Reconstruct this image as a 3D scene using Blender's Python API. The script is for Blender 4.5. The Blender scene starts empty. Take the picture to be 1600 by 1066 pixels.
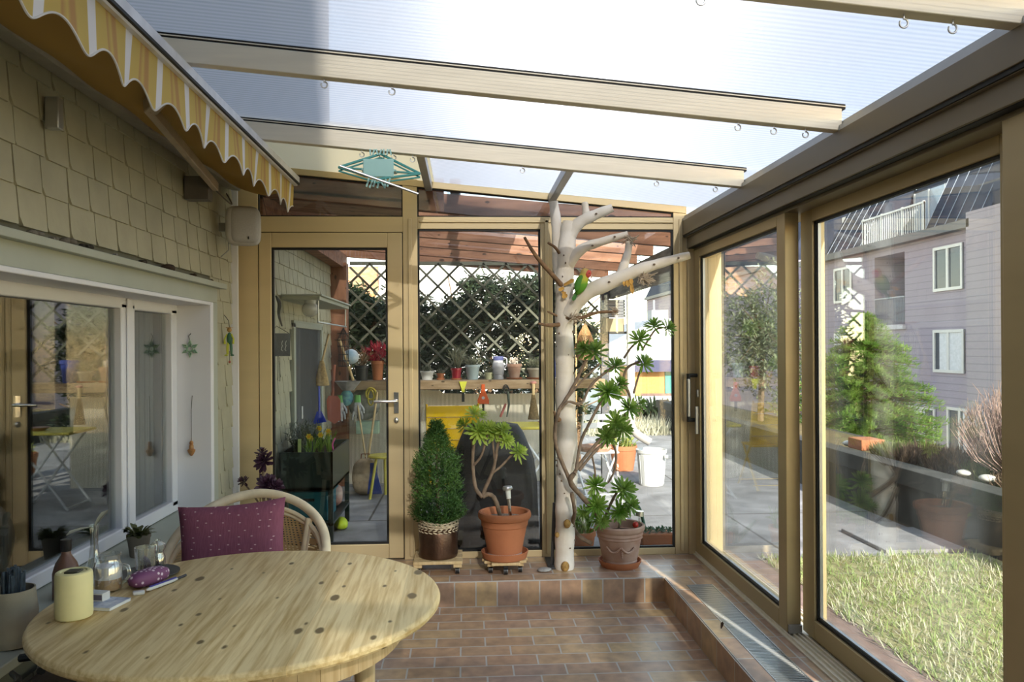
import bpy, math, random
from mathutils import Vector, Matrix, Quaternion
sc = bpy.context.scene
COL = sc.collection
rnd = random.Random(7)
PI = math.pi

# ------------------------------------------------------------------ camera, sky, sun, exposure
cam_d = bpy.data.cameras.new('camera')
cam_d.lens = 1247 / 1600 * 36
cam_d.sensor_width = 36
cam_d.shift_y = 9 / 1600
cam_d.clip_end = 300
cam = bpy.data.objects.new('camera', cam_d)
COL.objects.link(cam)
YAW = math.atan(72 / 1247)
cam.matrix_world = (Matrix.Translation((0, 0, 1.525)) @ Matrix.Rotation(-YAW, 4, 'Z')
                    @ Matrix.Rotation(PI / 2, 4, 'X') @ Matrix.Rotation(-math.radians(.35), 4, 'Z'))
sc.camera = cam

SUN_AZ = math.pi - math.atan(.16)          # measured from +Y towards +X: low sun behind the camera, slightly to the right
SUN_EL = math.radians(26)
sun_dir = Vector((math.sin(SUN_AZ) * math.cos(SUN_EL), math.cos(SUN_AZ) * math.cos(SUN_EL), math.sin(SUN_EL)))
world = bpy.data.worlds.new('sky')
sc.world = world
world.use_nodes = True
wn, wl = world.node_tree.nodes, world.node_tree.links
wn.clear()
w_out = wn.new('ShaderNodeOutputWorld')
w_bg = wn.new('ShaderNodeBackground')
w_sky = wn.new('ShaderNodeTexSky')
w_sky.sky_type = 'NISHITA'
w_sky.sun_disc = False
w_sky.sun_elevation = SUN_EL
w_sky.sun_rotation = SUN_AZ
w_sky.air_density = .9
w_sky.dust_density = .15
w_bg.inputs['Strength'].default_value = .22
# thin white cloud veils
w_tc = wn.new('ShaderNodeTexCoord')
w_map = wn.new('ShaderNodeMapping'); w_map.inputs['Scale'].default_value = (1.4, 1.4, 4.0)
w_no = wn.new('ShaderNodeTexNoise'); w_no.inputs['Scale'].default_value = 1.7; w_no.inputs['Detail'].default_value = 6
w_rp = wn.new('ShaderNodeValToRGB')
w_rp.color_ramp.elements[0].position = .46; w_rp.color_ramp.elements[0].color = (0, 0, 0, 1)
w_rp.color_ramp.elements[1].position = .80; w_rp.color_ramp.elements[1].color = (1, 1, 1, 1)
w_mx = wn.new('ShaderNodeMixRGB'); w_mx.inputs['Color2'].default_value = (2.6, 2.7, 2.95, 1)
wl.new(w_tc.outputs['Generated'], w_map.inputs[0]); wl.new(w_map.outputs[0], w_no.inputs[0])
wl.new(w_no.outputs['Fac'], w_rp.inputs[0]); wl.new(w_rp.outputs[0], w_mx.inputs['Fac'])
w_wb = wn.new('ShaderNodeMixRGB'); w_wb.blend_type = 'MULTIPLY'; w_wb.inputs['Fac'].default_value = 1; w_wb.inputs['Color2'].default_value = (1.17, 1.0, .79, 1)
wl.new(w_sky.outputs[0], w_mx.inputs['Color1']); wl.new(w_mx.outputs[0], w_wb.inputs['Color1']); wl.new(w_wb.outputs[0], w_bg.inputs[0])
wl.new(w_bg.outputs[0], w_out.inputs[0])

sun_d = bpy.data.lights.new('sun', 'SUN')
sun_d.energy = 3.1
sun_d.angle = math.radians(.6)
sun_d.color = (1.0, .94, .82)
sun_o = bpy.data.objects.new('sun', sun_d)
sun_o.rotation_euler = sun_dir.to_track_quat('Z', 'Y').to_euler()
sun_o.location = (2, -12, 12)
COL.objects.link(sun_o)

sc.view_settings.view_transform = 'Standard'
sc.view_settings.look = 'None'
sc.view_settings.gamma = 1
sc.view_settings.use_curve_mapping = False
sc.view_settings.exposure = 1.82
cy = sc.cycles
cy.max_bounces = 14; cy.diffuse_bounces = 5; cy.glossy_bounces = 5; cy.transmission_bounces = 6; cy.transparent_max_bounces = 32
cy.caustics_reflective = False
cy.sample_clamp_indirect = 6

# ------------------------------------------------------------------ materials
def nodes_of(name):
    m = bpy.data.materials.new(name); m.use_nodes = True
    nt = m.node_tree; nt.nodes.clear()
    return m, nt.nodes, nt.links
def out_to(n, l, sh):
    o = n.new('ShaderNodeOutputMaterial'); l.new(sh, o.inputs['Surface']); return o
def c4(c): return (c[0], c[1], c[2], 1)
def mixrgb(n, l, fac, a, b, mode='MIX'):
    m = n.new('ShaderNodeMixRGB'); m.blend_type = mode
    for s, v in ((m.inputs['Fac'], fac), (m.inputs['Color1'], a), (m.inputs['Color2'], b)):
        if hasattr(v, 'is_linked'): l.new(v, s)
        elif isinstance(v, (int, float)): s.default_value = v
        else: s.default_value = c4(v)
    return m.outputs[0]
def ramp(n, l, src, stops, interp='LINEAR'):
    r = n.new('ShaderNodeValToRGB'); e = r.color_ramp.elements
    r.color_ramp.interpolation = interp
    while len(e) < len(stops): e.new(.5)
    for el, (p, c) in zip(e, stops): el.position = p; el.color = c4(c) if len(c) == 3 else c
    l.new(src, r.inputs[0]); return r.outputs[0]
def noise(n, l, scale, detail=3, coord='Object', mapscale=None, rot=None, dist=0):
    tc = n.new('ShaderNodeTexCoord'); src = tc.outputs[coord]
    if mapscale or rot:
        mp = n.new('ShaderNodeMapping'); mp.inputs['Scale'].default_value = mapscale or (1, 1, 1)
        if rot: mp.inputs['Rotation'].default_value = rot
        l.new(src, mp.inputs[0]); src = mp.outputs[0]
    t = n.new('ShaderNodeTexNoise'); t.inputs['Scale'].default_value = scale; t.inputs['Detail'].default_value = detail
    t.inputs['Distortion'].default_value = dist
    l.new(src, t.inputs['Vector']); return t.outputs['Fac']
def bsdf(n, l, col, rough=.5, metal=0, spec=.5, bump=None, bstr=.2, bdist=.01):
    b = n.new('ShaderNodeBsdfPrincipled')
    if hasattr(col, 'is_linked'): l.new(col, b.inputs['Base Color'])
    else: b.inputs['Base Color'].default_value = c4(col)
    b.inputs['Roughness'].default_value = rough; b.inputs['Metallic'].default_value = metal
    b.inputs['Specular IOR Level'].default_value = spec
    if bump is not None:
        k = n.new('ShaderNodeBump'); k.inputs['Strength'].default_value = bstr; k.inputs['Distance'].default_value = bdist
        l.new(bump, k.inputs['Height']); l.new(k.outputs[0], b.inputs['Normal'])
    return b
def mat(name, col, rough=.5, metal=0, var=.12, scale=12, spec=.4, bump=0, bscale=40, col2=None, mapscale=None, sub=None):
    m, n, l = nodes_of(name)
    f = noise(n, l, scale, 4, mapscale=mapscale)
    f2 = ramp(n, l, f, [(.3, (0, 0, 0)), (.7, (1, 1, 1))])
    hi = col2 or tuple(min(1, c * (1 + var)) for c in col)
    lo = tuple(c * (1 - var) for c in col) if not col2 else col
    c = mixrgb(n, l, f2, lo, hi)
    bp = noise(n, l, bscale, 4, mapscale=mapscale) if bump else None
    b = bsdf(n, l, c, rough, metal, spec, bp, bump)
    out_to(n, l, b.outputs[0]); return m
def leafmat(name, col, col2, trans=.35, rough=.45, scale=9, spec=.35):
    m, n, l = nodes_of(name)
    f = ramp(n, l, noise(n, l, scale, 3), [(.35, (0, 0, 0)), (.65, (1, 1, 1))])
    c = mixrgb(n, l, f, col, col2)
    b = bsdf(n, l, c, rough, 0, spec)
    t = n.new('ShaderNodeBsdfTranslucent'); l.new(c, t.inputs[0])
    x = n.new('ShaderNodeMixShader'); x.inputs[0].default_value = trans
    l.new(b.outputs[0], x.inputs[1]); l.new(t.outputs[0], x.inputs[2])
    out_to(n, l, x.outputs[0]); return m
def clothmat(name, col, trans=.3):
    m, n, l = nodes_of(name)
    b = bsdf(n, l, col, .9, 0, .1)
    t = n.new('ShaderNodeBsdfTranslucent'); t.inputs[0].default_value = c4(col)
    x = n.new('ShaderNodeMixShader'); x.inputs[0].default_value = trans
    l.new(b.outputs[0], x.inputs[1]); l.new(t.outputs[0], x.inputs[2]); out_to(n, l, x.outputs[0]); return m
def panemat(name, tint=(.95, .97, .96), base=.04, smear=.0, k=1.7):
    # sheet glass: clear transmission plus mirror reflection growing towards grazing angles
    m, n, l = nodes_of(name)
    lw = n.new('ShaderNodeLayerWeight'); lw.inputs['Blend'].default_value = .5
    p = n.new('ShaderNodeMath'); p.operation = 'POWER'; p.inputs[1].default_value = 5; l.new(lw.outputs['Facing'], p.inputs[0])
    q = n.new('ShaderNodeMath'); q.operation = 'MULTIPLY_ADD'; q.inputs[1].default_value = k * (1 - base); q.inputs[2].default_value = k * base
    q.use_clamp = True
    l.new(p.outputs[0], q.inputs[0])
    t = n.new('ShaderNodeBsdfTransparent'); t.inputs[0].default_value = c4(tint)
    g = n.new('ShaderNodeBsdfGlossy'); g.inputs['Roughness'].default_value = .0; g.inputs[0].default_value = (1, 1, 1, 1)
    x = n.new('ShaderNodeMixShader'); l.new(q.outputs[0], x.inputs[0]); l.new(t.outputs[0], x.inputs[1]); l.new(g.outputs[0], x.inputs[2])
    sh = x.outputs[0]
    if smear:
        d = n.new('ShaderNodeBsdfTranslucent'); d.inputs[0].default_value = (.8, .82, .85, 1)
        d2 = n.new('ShaderNodeBsdfDiffuse'); d2.inputs[0].default_value = (.8, .82, .85, 1)
        a = n.new('ShaderNodeAddShader'); 
        f = ramp(n, l, noise(n, l, 3, 5, mapscale=(1, 1, .25)), [(.45, (0, 0, 0)), (.8, (smear, smear, smear))])
        y = n.new('ShaderNodeMixShader'); l.new(f, y.inputs[0]); l.new(sh, y.inputs[1]); l.new(d.outputs[0], y.inputs[2]); sh = y.outputs[0]
    out_to(n, l, sh); return m
def tilemat(name, axes, w=.25, h=.125, off=.5, origin=(0, 0)):
    m, n, l = nodes_of(name)
    tc = n.new('ShaderNodeTexCoord'); s = n.new('ShaderNodeSeparateXYZ'); cb = n.new('ShaderNodeCombineXYZ')
    l.new(tc.outputs['Object'], s.inputs[0])
    for k in (0, 1):
        ad = n.new('ShaderNodeMath'); ad.operation = 'ADD'; ad.inputs[1].default_value = 100 * (w, h)[k] - origin[k]
        l.new(s.outputs[axes[k]], ad.inputs[0]); l.new(ad.outputs[0], cb.inputs[k])
    b = n.new('ShaderNodeTexBrick'); b.offset = off; b.squash = 1
    b.inputs['Scale'].default_value = 1; b.inputs['Brick Width'].default_value = w; b.inputs['Row Height'].default_value = h
    b.inputs['Mortar Size'].default_value = .0045; b.inputs['Mortar Smooth'].default_value = .15
    b.inputs['Color1'].default_value = (0, 0, 0, 1); b.inputs['Color2'].default_value = (1, 1, 1, 1); b.inputs['Mortar'].default_value = (.5, .5, .5, 1)
    l.new(cb.outputs[0], b.inputs['Vector'])
    pal = ramp(n, l, b.outputs['Color'], [(0, (.36, .225, .16)), (.25, (.46, .305, .18)), (.45, (.40, .26, .20)), (.65, (.53, .38, .21)), (.85, (.44, .28, .18)), (1, (.37, .255, .205))])
    blot = ramp(n, l, noise(n, l, 14, 4), [(.3, (.7, .7, .72)), (.7, (1.15, 1.12, 1.05))])
    c = mixrgb(n, l, 1, pal, blot, 'MULTIPLY')
    c = mixrgb(n, l, b.outputs['Fac'], c, (.47, .44, .40))
    iv = n.new('ShaderNodeMath'); iv.operation = 'SUBTRACT'; iv.inputs[0].default_value = 1; l.new(b.outputs['Fac'], iv.inputs[1])
    p = bsdf(n, l, c, .36, 0, .45, iv.outputs[0], .5, .003)
    out_to(n, l, p.outputs[0]); return m
def woodmat(name, dark, light, axis=0, scale=5, rough=.5, knots=True, stretch=14, planks=0):
    m, n, l = nodes_of(name)
    sc_ = [stretch] * 3; sc_[axis] = 1.2
    g = noise(n, l, scale, 8, mapscale=tuple(sc_), dist=.25)
    c = mixrgb(n, l, ramp(n, l, g, [(.32, (0, 0, 0)), (.62, (1, 1, 1))]), dark, light)
    if planks:
        tc = n.new('ShaderNodeTexCoord'); s = n.new('ShaderNodeSeparateXYZ'); l.new(tc.outputs['Object'], s.inputs[0])
        a = n.new('ShaderNodeMath'); a.operation = 'MULTIPLY'; a.inputs[1].default_value = 1 / planks; l.new(s.outputs[1 - axis], a.inputs[0])
        fl = n.new('ShaderNodeMath'); fl.operation = 'FLOOR'; l.new(a.outputs[0], fl.inputs[0])
        wn_ = n.new('ShaderNodeTexWhiteNoise'); wn_.noise_dimensions = '1D'; l.new(fl.outputs[0], wn_.inputs['W'])
        tint = ramp(n, l, wn_.outputs['Value'], [(0, (.86, .84, .8)), (1, (1.08, 1.06, 1.02))])
        c = mixrgb(n, l, 1, c, tint, 'MULTIPLY')
    if knots:
        v = n.new('ShaderNodeTexVoronoi'); v.voronoi_dimensions = '2D'; v.inputs['Scale'].default_value = 4.6
        tc = n.new('ShaderNodeTexCoord'); s2 = n.new('ShaderNodeSeparateXYZ'); l.new(tc.outputs['Object'], s2.inputs[0])
        sm2 = n.new('ShaderNodeMath'); sm2.operation = 'ADD'
        o1, o2 = [k for k in (0, 1, 2) if k != axis]
        l.new(s2.outputs[o1], sm2.inputs[0]); l.new(s2.outputs[o2], sm2.inputs[1])
        cb2 = n.new('ShaderNodeCombineXYZ'); l.new(s2.outputs[axis], cb2.inputs[0]); l.new(sm2.outputs[0], cb2.inputs[1])
        mp = n.new('ShaderNodeMapping'); mp.inputs['Scale'].default_value = (.85, 1.75, 1)
        l.new(cb2.outputs[0], mp.inputs[0]); l.new(mp.outputs[0], v.inputs['Vector'])
        sx_ = n.new('ShaderNodeSeparateXYZ'); l.new(v.outputs['Color'], sx_.inputs[0])
        pw = n.new('ShaderNodeMath'); pw.operation = 'POWER'; pw.inputs[1].default_value = 2.0; l.new(sx_.outputs[0], pw.inputs[0])
        md = n.new('ShaderNodeMath'); md.operation = 'MULTIPLY_ADD'; md.inputs[1].default_value = -.085; l.new(pw.outputs[0], md.inputs[0])
        wob_ = n.new('ShaderNodeMath'); wob_.operation = 'MULTIPLY_ADD'; wob_.inputs[1].default_value = .06; l.new(noise(n, l, 30, 3), wob_.inputs[0]); l.new(v.outputs['Distance'], wob_.inputs[2])
        l.new(wob_.outputs[0], md.inputs[2])
        k = ramp(n, l, md.outputs[0], [(.045, (1, 1, 1)), (.085, (0, 0, 0))])
        c = mixrgb(n, l, k, c, tuple(x * .30 for x in dark))
    b = bsdf(n, l, c, rough, 0, .35, g, .06)
    out_to(n, l, b.outputs[0]); return m

M = {}
M['frame'] = mat('bronze_aluminium', (.64, .51, .29), .42, .25, .05, 3, .5, mapscale=(.2, .2, 3))
M['doorframe'] = mat('shaded_bronze_aluminium', (.50, .39, .205), .42, .30, .05, 3, .5, mapscale=(.2, .2, 3))  # same bronze as the frame, colour darkened for the shade on the door leaves
M['rafter'] = mat('champagne_aluminium', (.76, .69, .545), .5, .1, .06, 9, .4, mapscale=(.4, 4, 4))
M['header'] = mat('brown_grey_aluminium', (.20, .16, .10), .45, .2, .05, 3)
M['gasket'] = mat('black_rubber', (.012, .012, .011), .6)
M['alu'] = mat('grey_aluminium', (.42, .43, .43), .38, .7, .06)
M['steel'] = mat('brushed_steel', (.62, .61, .58), .28, .9, .05)
M['chrome'] = mat('chrome', (.75, .75, .75), .14, 1, .03)
M['floor'] = tilemat('clinker_floor_tiles', (0, 1), .25, .125, .5, (.09, 4.69))
M['floortop'] = tilemat('clinker_step_tiles', (0, 1), .25, .125, .5, (.02, 4.69))
M['riser'] = tilemat('clinker_riser_tiles', (0, 2), .125, .149, 0, (1.175, 0))
M['curbside'] = tilemat('clinker_curb_side', (1, 2), .25, .149, .0, (4.69, 0))
M['curbtop'] = tilemat('clinker_curb_top', (1, 0), .25, .14, .0, (4.69, 1.175))
M['shingle'] = mat('sage_painted_shingle', (.38, .365, .27), .75, 0, .10, 5, .2, .2, 30)
M['shinglegap'] = mat('dark_shingle_ground', (.13, .13, .10), .9)
M['sage'] = mat('sage_grey_paint', (.36, .385, .33), .55, 0, .06, 4)
M['white'] = mat('white_window_paint', (.66, .67, .72), .4, 0, .03, 3)
M['whitegloss'] = mat('white_plastic', (.58, .58, .57), .35, 0, .03, 3)
M['glass'] = panemat('window_glass', k=1.15)
M['glassdirty'] = panemat('door_glass', smear=.05, k=2.0)
M['glasshouse'] = panemat('house_window_glass', (.80, .84, .83), .055, k=1.6)
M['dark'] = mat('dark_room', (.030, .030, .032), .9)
M['curtain'] = clothmat('pale_curtain', (.36, .37, .39), .3)

# twin wall polycarbonate
def polymat():
    m, n, l = nodes_of('ribbed_polycarbonate')
    tc = n.new('ShaderNodeTexCoord')
    wv = n.new('ShaderNodeTexWave'); wv.wave_type = 'BANDS'; wv.bands_direction = 'Y'; wv.inputs['Scale'].default_value = 10.0
    l.new(tc.outputs['Object'], wv.inputs['Vector'])
    c = mixrgb(n, l, wv.outputs['Fac'], (.34, .35, .395), (.45, .455, .50))
    t = n.new('ShaderNodeBsdfTranslucent'); l.new(c, t.inputs[0])
    r = n.new('ShaderNodeBsdfRefraction'); r.inputs['IOR'].default_value = 1.12; r.inputs['Roughness'].default_value = .55; l.new(c, r.inputs[0])
    g = n.new('ShaderNodeBsdfGlossy'); g.inputs['Roughness'].default_value = .25
    tr = n.new('ShaderNodeBsdfTransparent'); tr.inputs[0].default_value = (.72, .72, .74, 1)
    def mx(f, a, b):
        x = n.new('ShaderNodeMixShader'); x.inputs[0].default_value = f; l.new(a, x.inputs[1]); l.new(b, x.inputs[2]); return x.outputs[0]
    s = mx(.10, t.outputs[0], r.outputs[0]); s = mx(.32, s, tr.outputs[0]); s = mx(.05, s, g.outputs[0])
    out_to(n, l, s); return m
M['poly'] = polymat()
def webmat():
    m, n, l = nodes_of('polycarbonate_web')
    t = n.new('ShaderNodeBsdfTranslucent'); t.inputs[0].default_value = (.42, .44, .50, 1)
    g = n.new('ShaderNodeBsdfGlossy'); g.inputs['Roughness'].default_value = .22; g.inputs[0].default_value = (.9, .92, .97, 1)
    tr = n.new('ShaderNodeBsdfTransparent'); tr.inputs[0].default_value = (.93, .94, .97, 1)
    x = n.new('ShaderNodeMixShader'); x.inputs[0].default_value = .3; l.new(t.outputs[0], x.inputs[1]); l.new(g.outputs[0], x.inputs[2])
    y = n.new('ShaderNodeMixShader'); y.inputs[0].default_value = .62; l.new(x.outputs[0], y.inputs[1]); l.new(tr.outputs[0], y.inputs[2])
    out_to(n, l, y.outputs[0]); return m
M['web'] = webmat()
M['cream'] = clothmat('cream_opal_panel', (.86, .82, .70), .55)

# ------------------------------------------------------------------ mesh builder
class MB:
    def __init__(s): s.v = []; s.f = []
    def add(s, vs, fs):
        o = len(s.v); s.v += [tuple(p) for p in vs]; s.f += [tuple(i + o for i in f) for f in fs]; return s
    def b(s, x0, x1, y0, y1, z0, z1):
        return s.add([(x0, y0, z0), (x1, y0, z0), (x1, y1, z0), (x0, y1, z0), (x0, y0, z1), (x1, y0, z1), (x1, y1, z1), (x0, y1, z1)],
                     [(0, 3, 2, 1), (4, 5, 6, 7), (0, 1, 5, 4), (1, 2, 6, 5), (2, 3, 7, 6), (3, 0, 4, 7)])
    def box(s, c, d, R=None):
        R = R or Matrix.Identity(3); c = Vector(c)
        P = [c + R @ Vector((sx * d[0] / 2, sy * d[1] / 2, sz * d[2] / 2)) for sz in (-1, 1) for sx, sy in ((-1, -1), (1, -1), (1, 1), (-1, 1))]
        return s.add(P, [(0, 3, 2, 1), (4, 5, 6, 7), (0, 1, 5, 4), (1, 2, 6, 5), (2, 3, 7, 6), (3, 0, 4, 7)])
    def bar(s, a, b, w, h, up=(0, 0, 1)):
        a, b = Vector(a), Vector(b); d = (b - a).normalized(); u = Vector(up)
        if abs(d.dot(u)) > .99: u = Vector((0, 1, 0))
        x = d.cross(u).normalized(); u = x.cross(d).normalized()
        return s.box((a + b) / 2, (w, (b - a).length, h), Matrix((x, d, u)).transposed())
    def tube(s, pts, r, n=8, closed=False, cap=True):
        P = [Vector(p) for p in pts]; k = len(P)
        R = list(r) if isinstance(r, (list, tuple)) else [r] * k
        T = []
        for i in range(k):
            if closed: d = P[(i + 1) % k] - P[i - 1]
            else: d = P[min(i + 1, k - 1)] - P[max(i - 1, 0)]
            T.append(d.normalized() if d.length > 1e-9 else Vector((0, 0, 1)))
        u = T[0].orthogonal().normalized(); vs = []
        for i in range(k):
            if i: u = (T[i - 1].rotation_difference(T[i]) @ u)
            u = (u - T[i] * u.dot(T[i])).normalized(); w = T[i].cross(u)
            for j in range(n):
                a = 2 * PI * j / n; vs.append(P[i] + (u * math.cos(a) + w * math.sin(a)) * R[i])
        fs = []
        for i in range(k if closed else k - 1):
            for j in range(n):
                a, b2 = i * n + j, i * n + (j + 1) % n; i2 = (i + 1) % k
                fs.append((a, b2, i2 * n + (j + 1) % n, i2 * n + j))
        if cap and not closed: fs += [tuple(range(n))[::-1], tuple(range((k - 1) * n, k * n))]
        return s.add(vs, fs)
    def lathe(s, prof, c=(0, 0, 0), n=28, cap=True, sq=1.0):
        vs = []; fs = []
        for r, z in prof:
            for j in range(n):
                a = 2 * PI * j / n; vs.append((c[0] + r * math.cos(a), c[1] + r * sq * math.sin(a), c[2] + z))
        k = len(prof)
        for i in range(k - 1):
            for j in range(n): fs.append((i * n + j, i * n + (j + 1) % n, (i + 1) * n + (j + 1) % n, (i + 1) * n + j))
        if cap: fs += [tuple(range(n))[::-1], tuple(range((k - 1) * n, k * n))]
        return s.add(vs, fs)
    def ell(s, c, r, R=None, nu=14, nv=9, p=1.0):
        R = R or Matrix.Identity(3); c = Vector(c); vs = []; fs = []
        sg = lambda t: math.copysign(abs(t) ** p, t)
        for i in range(nv + 1):
            t = -PI / 2 + PI * i / nv
            for j in range(nu):
                a = 2 * PI * j / nu
                vs.append(c + R @ Vector((r[0] * sg(math.cos(t)) * sg(math.cos(a)), r[1] * sg(math.cos(t)) * sg(math.sin(a)), r[2] * sg(math.sin(t)))))
        for i in range(nv):
            for j in range(nu): fs.append((i * nu + j, i * nu + (j + 1) % nu, (i + 1) * nu + (j + 1) % nu, (i + 1) * nu + j))
        return s.add(vs, fs)
    def quad(s, a, b, c, d): return s.add([a, b, c, d], [(0, 1, 2, 3)])
    def leaf(s, p, d, L, W, up=(0, 0, 1), bend=0.0, tip=.15, base=.25, fold=.15):
        p = Vector(p); d = Vector(d).normalized(); u = Vector(up)
        x = d.cross(u)
        if x.length < 1e-3: x = d.orthogonal()
        x.normalize(); nrm = x.cross(d).normalized(); vs = []
        for t, w in ((0, base), (.45, .8), (.8, 1.0), (1, tip)):
            q = p + d * (L * t) + nrm * (bend * L * t * t); e = nrm * (fold * W * w)
            vs += [q - x * (W * w / 2) + e, q, q + x * (W * w / 2) + e]
        fs = []
        for i in range(3):
            a = i * 3; fs += [(a, a + 1, a + 4, a + 3), (a + 1, a + 2, a + 5, a + 4)]
        return s.add(vs, fs)
    def blade(s, p, d, L, W, side=None):
        p = Vector(p); d = Vector(d).normalized()
        x = side or d.cross(Vector((rnd.uniform(-1, 1), rnd.uniform(-1, 1), rnd.uniform(-1, 1))))
        if x.length < 1e-3: x = d.orthogonal()
        x = x.normalized() * (W / 2)
        return s.add([p - x, p + x, p + d * (L * .6) + x * .9, p + d * L, p + d * (L * .6) - x * .9], [(0, 1, 2, 3, 4)])
    def prism(s, poly, axis, a0, a1):
        # poly in the two other axes (in x,y,z order), extruded along axis
        n = len(poly); vs = []
        for a in (a0, a1):
            for p in poly:
                q = list(p); q.insert(axis, a); vs.append(q)
        fs = [tuple(range(n))[::-1], tuple(range(n, 2 * n))] + [(i, (i + 1) % n, n + (i + 1) % n, n + i) for i in range(n)]
        return s.add(vs, fs)
    def xf(s, mtx, start=0):
        for i in range(start, len(s.v)): s.v[i] = tuple(mtx @ Vector(s.v[i]))
        return s

ROOT = {}
def link(o): COL.objects.link(o); return o
def mkmesh(name, mb, m, loc=(0, 0, 0), smooth=30, bevel=0, solid=0):
    me = bpy.data.meshes.new(name)
    L = Vector(loc)
    me.from_pydata([tuple(Vector(p) - L) for p in mb.v], [], mb.f)
    me.validate()
    import bmesh
    bm = bmesh.new(); bm.from_mesh(me); bmesh.ops.recalc_face_normals(bm, faces=bm.faces); bm.to_mesh(me); bm.free()
    me.materials.append(m)
    if smooth:
        me.polygons.foreach_set('use_smooth', [True] * len(me.polygons))
        me.set_sharp_from_angle(angle=math.radians(smooth))
    o = bpy.data.objects.new(name, me); link(o)
    if solid:
        k = o.modifiers.new('solid', 'SOLIDIFY'); k.thickness = solid; k.offset = 0
    if bevel:
        k = o.modifiers.new('bevel', 'BEVEL'); k.width = bevel; k.segments = 2; k.limit_method = 'ANGLE'; k.angle_limit = math.radians(40)
    return o
def tag(o, label, cat, group=None, kind=None):
    if label: o['label'] = label
    if cat: o['category'] = cat
    if group: o['group'] = group
    if kind: o['kind'] = kind
    return o
def T(name, label, cat, loc, group=None):
    o = link(bpy.data.objects.new(name, None)); o.location = loc; o.empty_display_size = .05
    ROOT[o.name] = Vector(loc); return tag(o, label, cat, group)
def rootloc(p):
    while p.parent: p = p.parent
    return ROOT[p.name]
def part(name, mb, m, parent, smooth=30, bevel=0, label=None, solid=0):
    o = mkmesh(name, mb, m, rootloc(parent), smooth, bevel, solid); o.parent = parent
    if label: o['label'] = label
    return o
def solo(name, label, cat, mb, m, loc, group=None, smooth=30, bevel=0, kind=None, solid=0):
    o = mkmesh(name, mb, m, loc, smooth, bevel, solid); o.location = loc; ROOT[o.name] = Vector(loc)
    return tag(o, label, cat, group, kind)
def struct(name, mb, m, parent=None, smooth=30, bevel=0, label=None):
    if parent is not None: return part(name, mb, m, parent, smooth, bevel, label)
    o = mkmesh(name, mb, m, (0, 0, 0), smooth, bevel); ROOT[o.name] = Vector((0, 0, 0)); o['kind'] = 'structure'
    if label: o['label'] = label
    return o
def sroot(name, label=None):
    o = link(bpy.data.objects.new(name, None)); ROOT[o.name] = Vector((0, 0, 0)); o['kind'] = 'structure'
    if label: o['label'] = label
    return o
def dup(o, loc, label=None, rotz=None):
    c = o.copy(); COL.objects.link(c); c.location = loc; ROOT[c.name] = Vector(loc)
    if rotz is not None: c.rotation_euler[2] = rotz
    if label: c['label'] = label
    for ch in o.children:
        d = ch.copy(); COL.objects.link(d); d.parent = c
        for g in ch.children:
            e = g.copy(); COL.objects.link(e); e.parent = d
    return c
def spline(pts, n=6):
    P = [Vector(p) for p in pts]; out = []
    for i in range(len(P) - 1):
        a, b, c, d = P[max(i - 1, 0)], P[i], P[i + 1], P[min(i + 2, len(P) - 1)]
        for k in range(n):
            t = k / n
            out.append(.5 * ((2 * b) + (c - a) * t + (2 * a - 5 * b + 4 * c - d) * t * t + (3 * b - a - 3 * c + d) * t ** 3))
    out.append(P[-1]); return out
def lerp(a, b, t): return a + (b - a) * t
def rvec(s=1): return Vector((rnd.uniform(-s, s), rnd.uniform(-s, s), rnd.uniform(-s, s)))

# ------------------------------------------------------------------ setting: floor, step, curb
HP = .149
f = MB().b(-1.47, 1.18, -2.6, 4.69, -.1, 0); struct('floor', f, M['floor'], smooth=0)
f = MB().b(-1.47, 1.46, 4.69, 5.28, -.1, HP)
fl = struct('floor_step', f, M['floortop'], smooth=0, label='raised tiled step under the glazed end wall')
struct('riser_tiles', MB().b(-1.47, 1.176, 4.682, 4.6895, 0, HP - .004), M['riser'], fl, 0)
f = MB().b(1.175, 1.256, -2.6, 4.69, -.1, HP); f.b(1.412, 1.76, -2.6, 5.28, -.1, HP - .001); f.b(1.256, 1.412, 4.53, 4.69, -.1, HP); f.b(1.256, 1.412, -2.6, 4.53, -.1, .06)
cu = struct('trim_1', f, M['curbtop'], smooth=0, label='tiled curb along the sliding doors')
struct('curb_tiles', MB().b(1.168, 1.1749, -2.6, 4.682, 0, HP - .004), M['curbside'], cu, 0)

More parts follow.
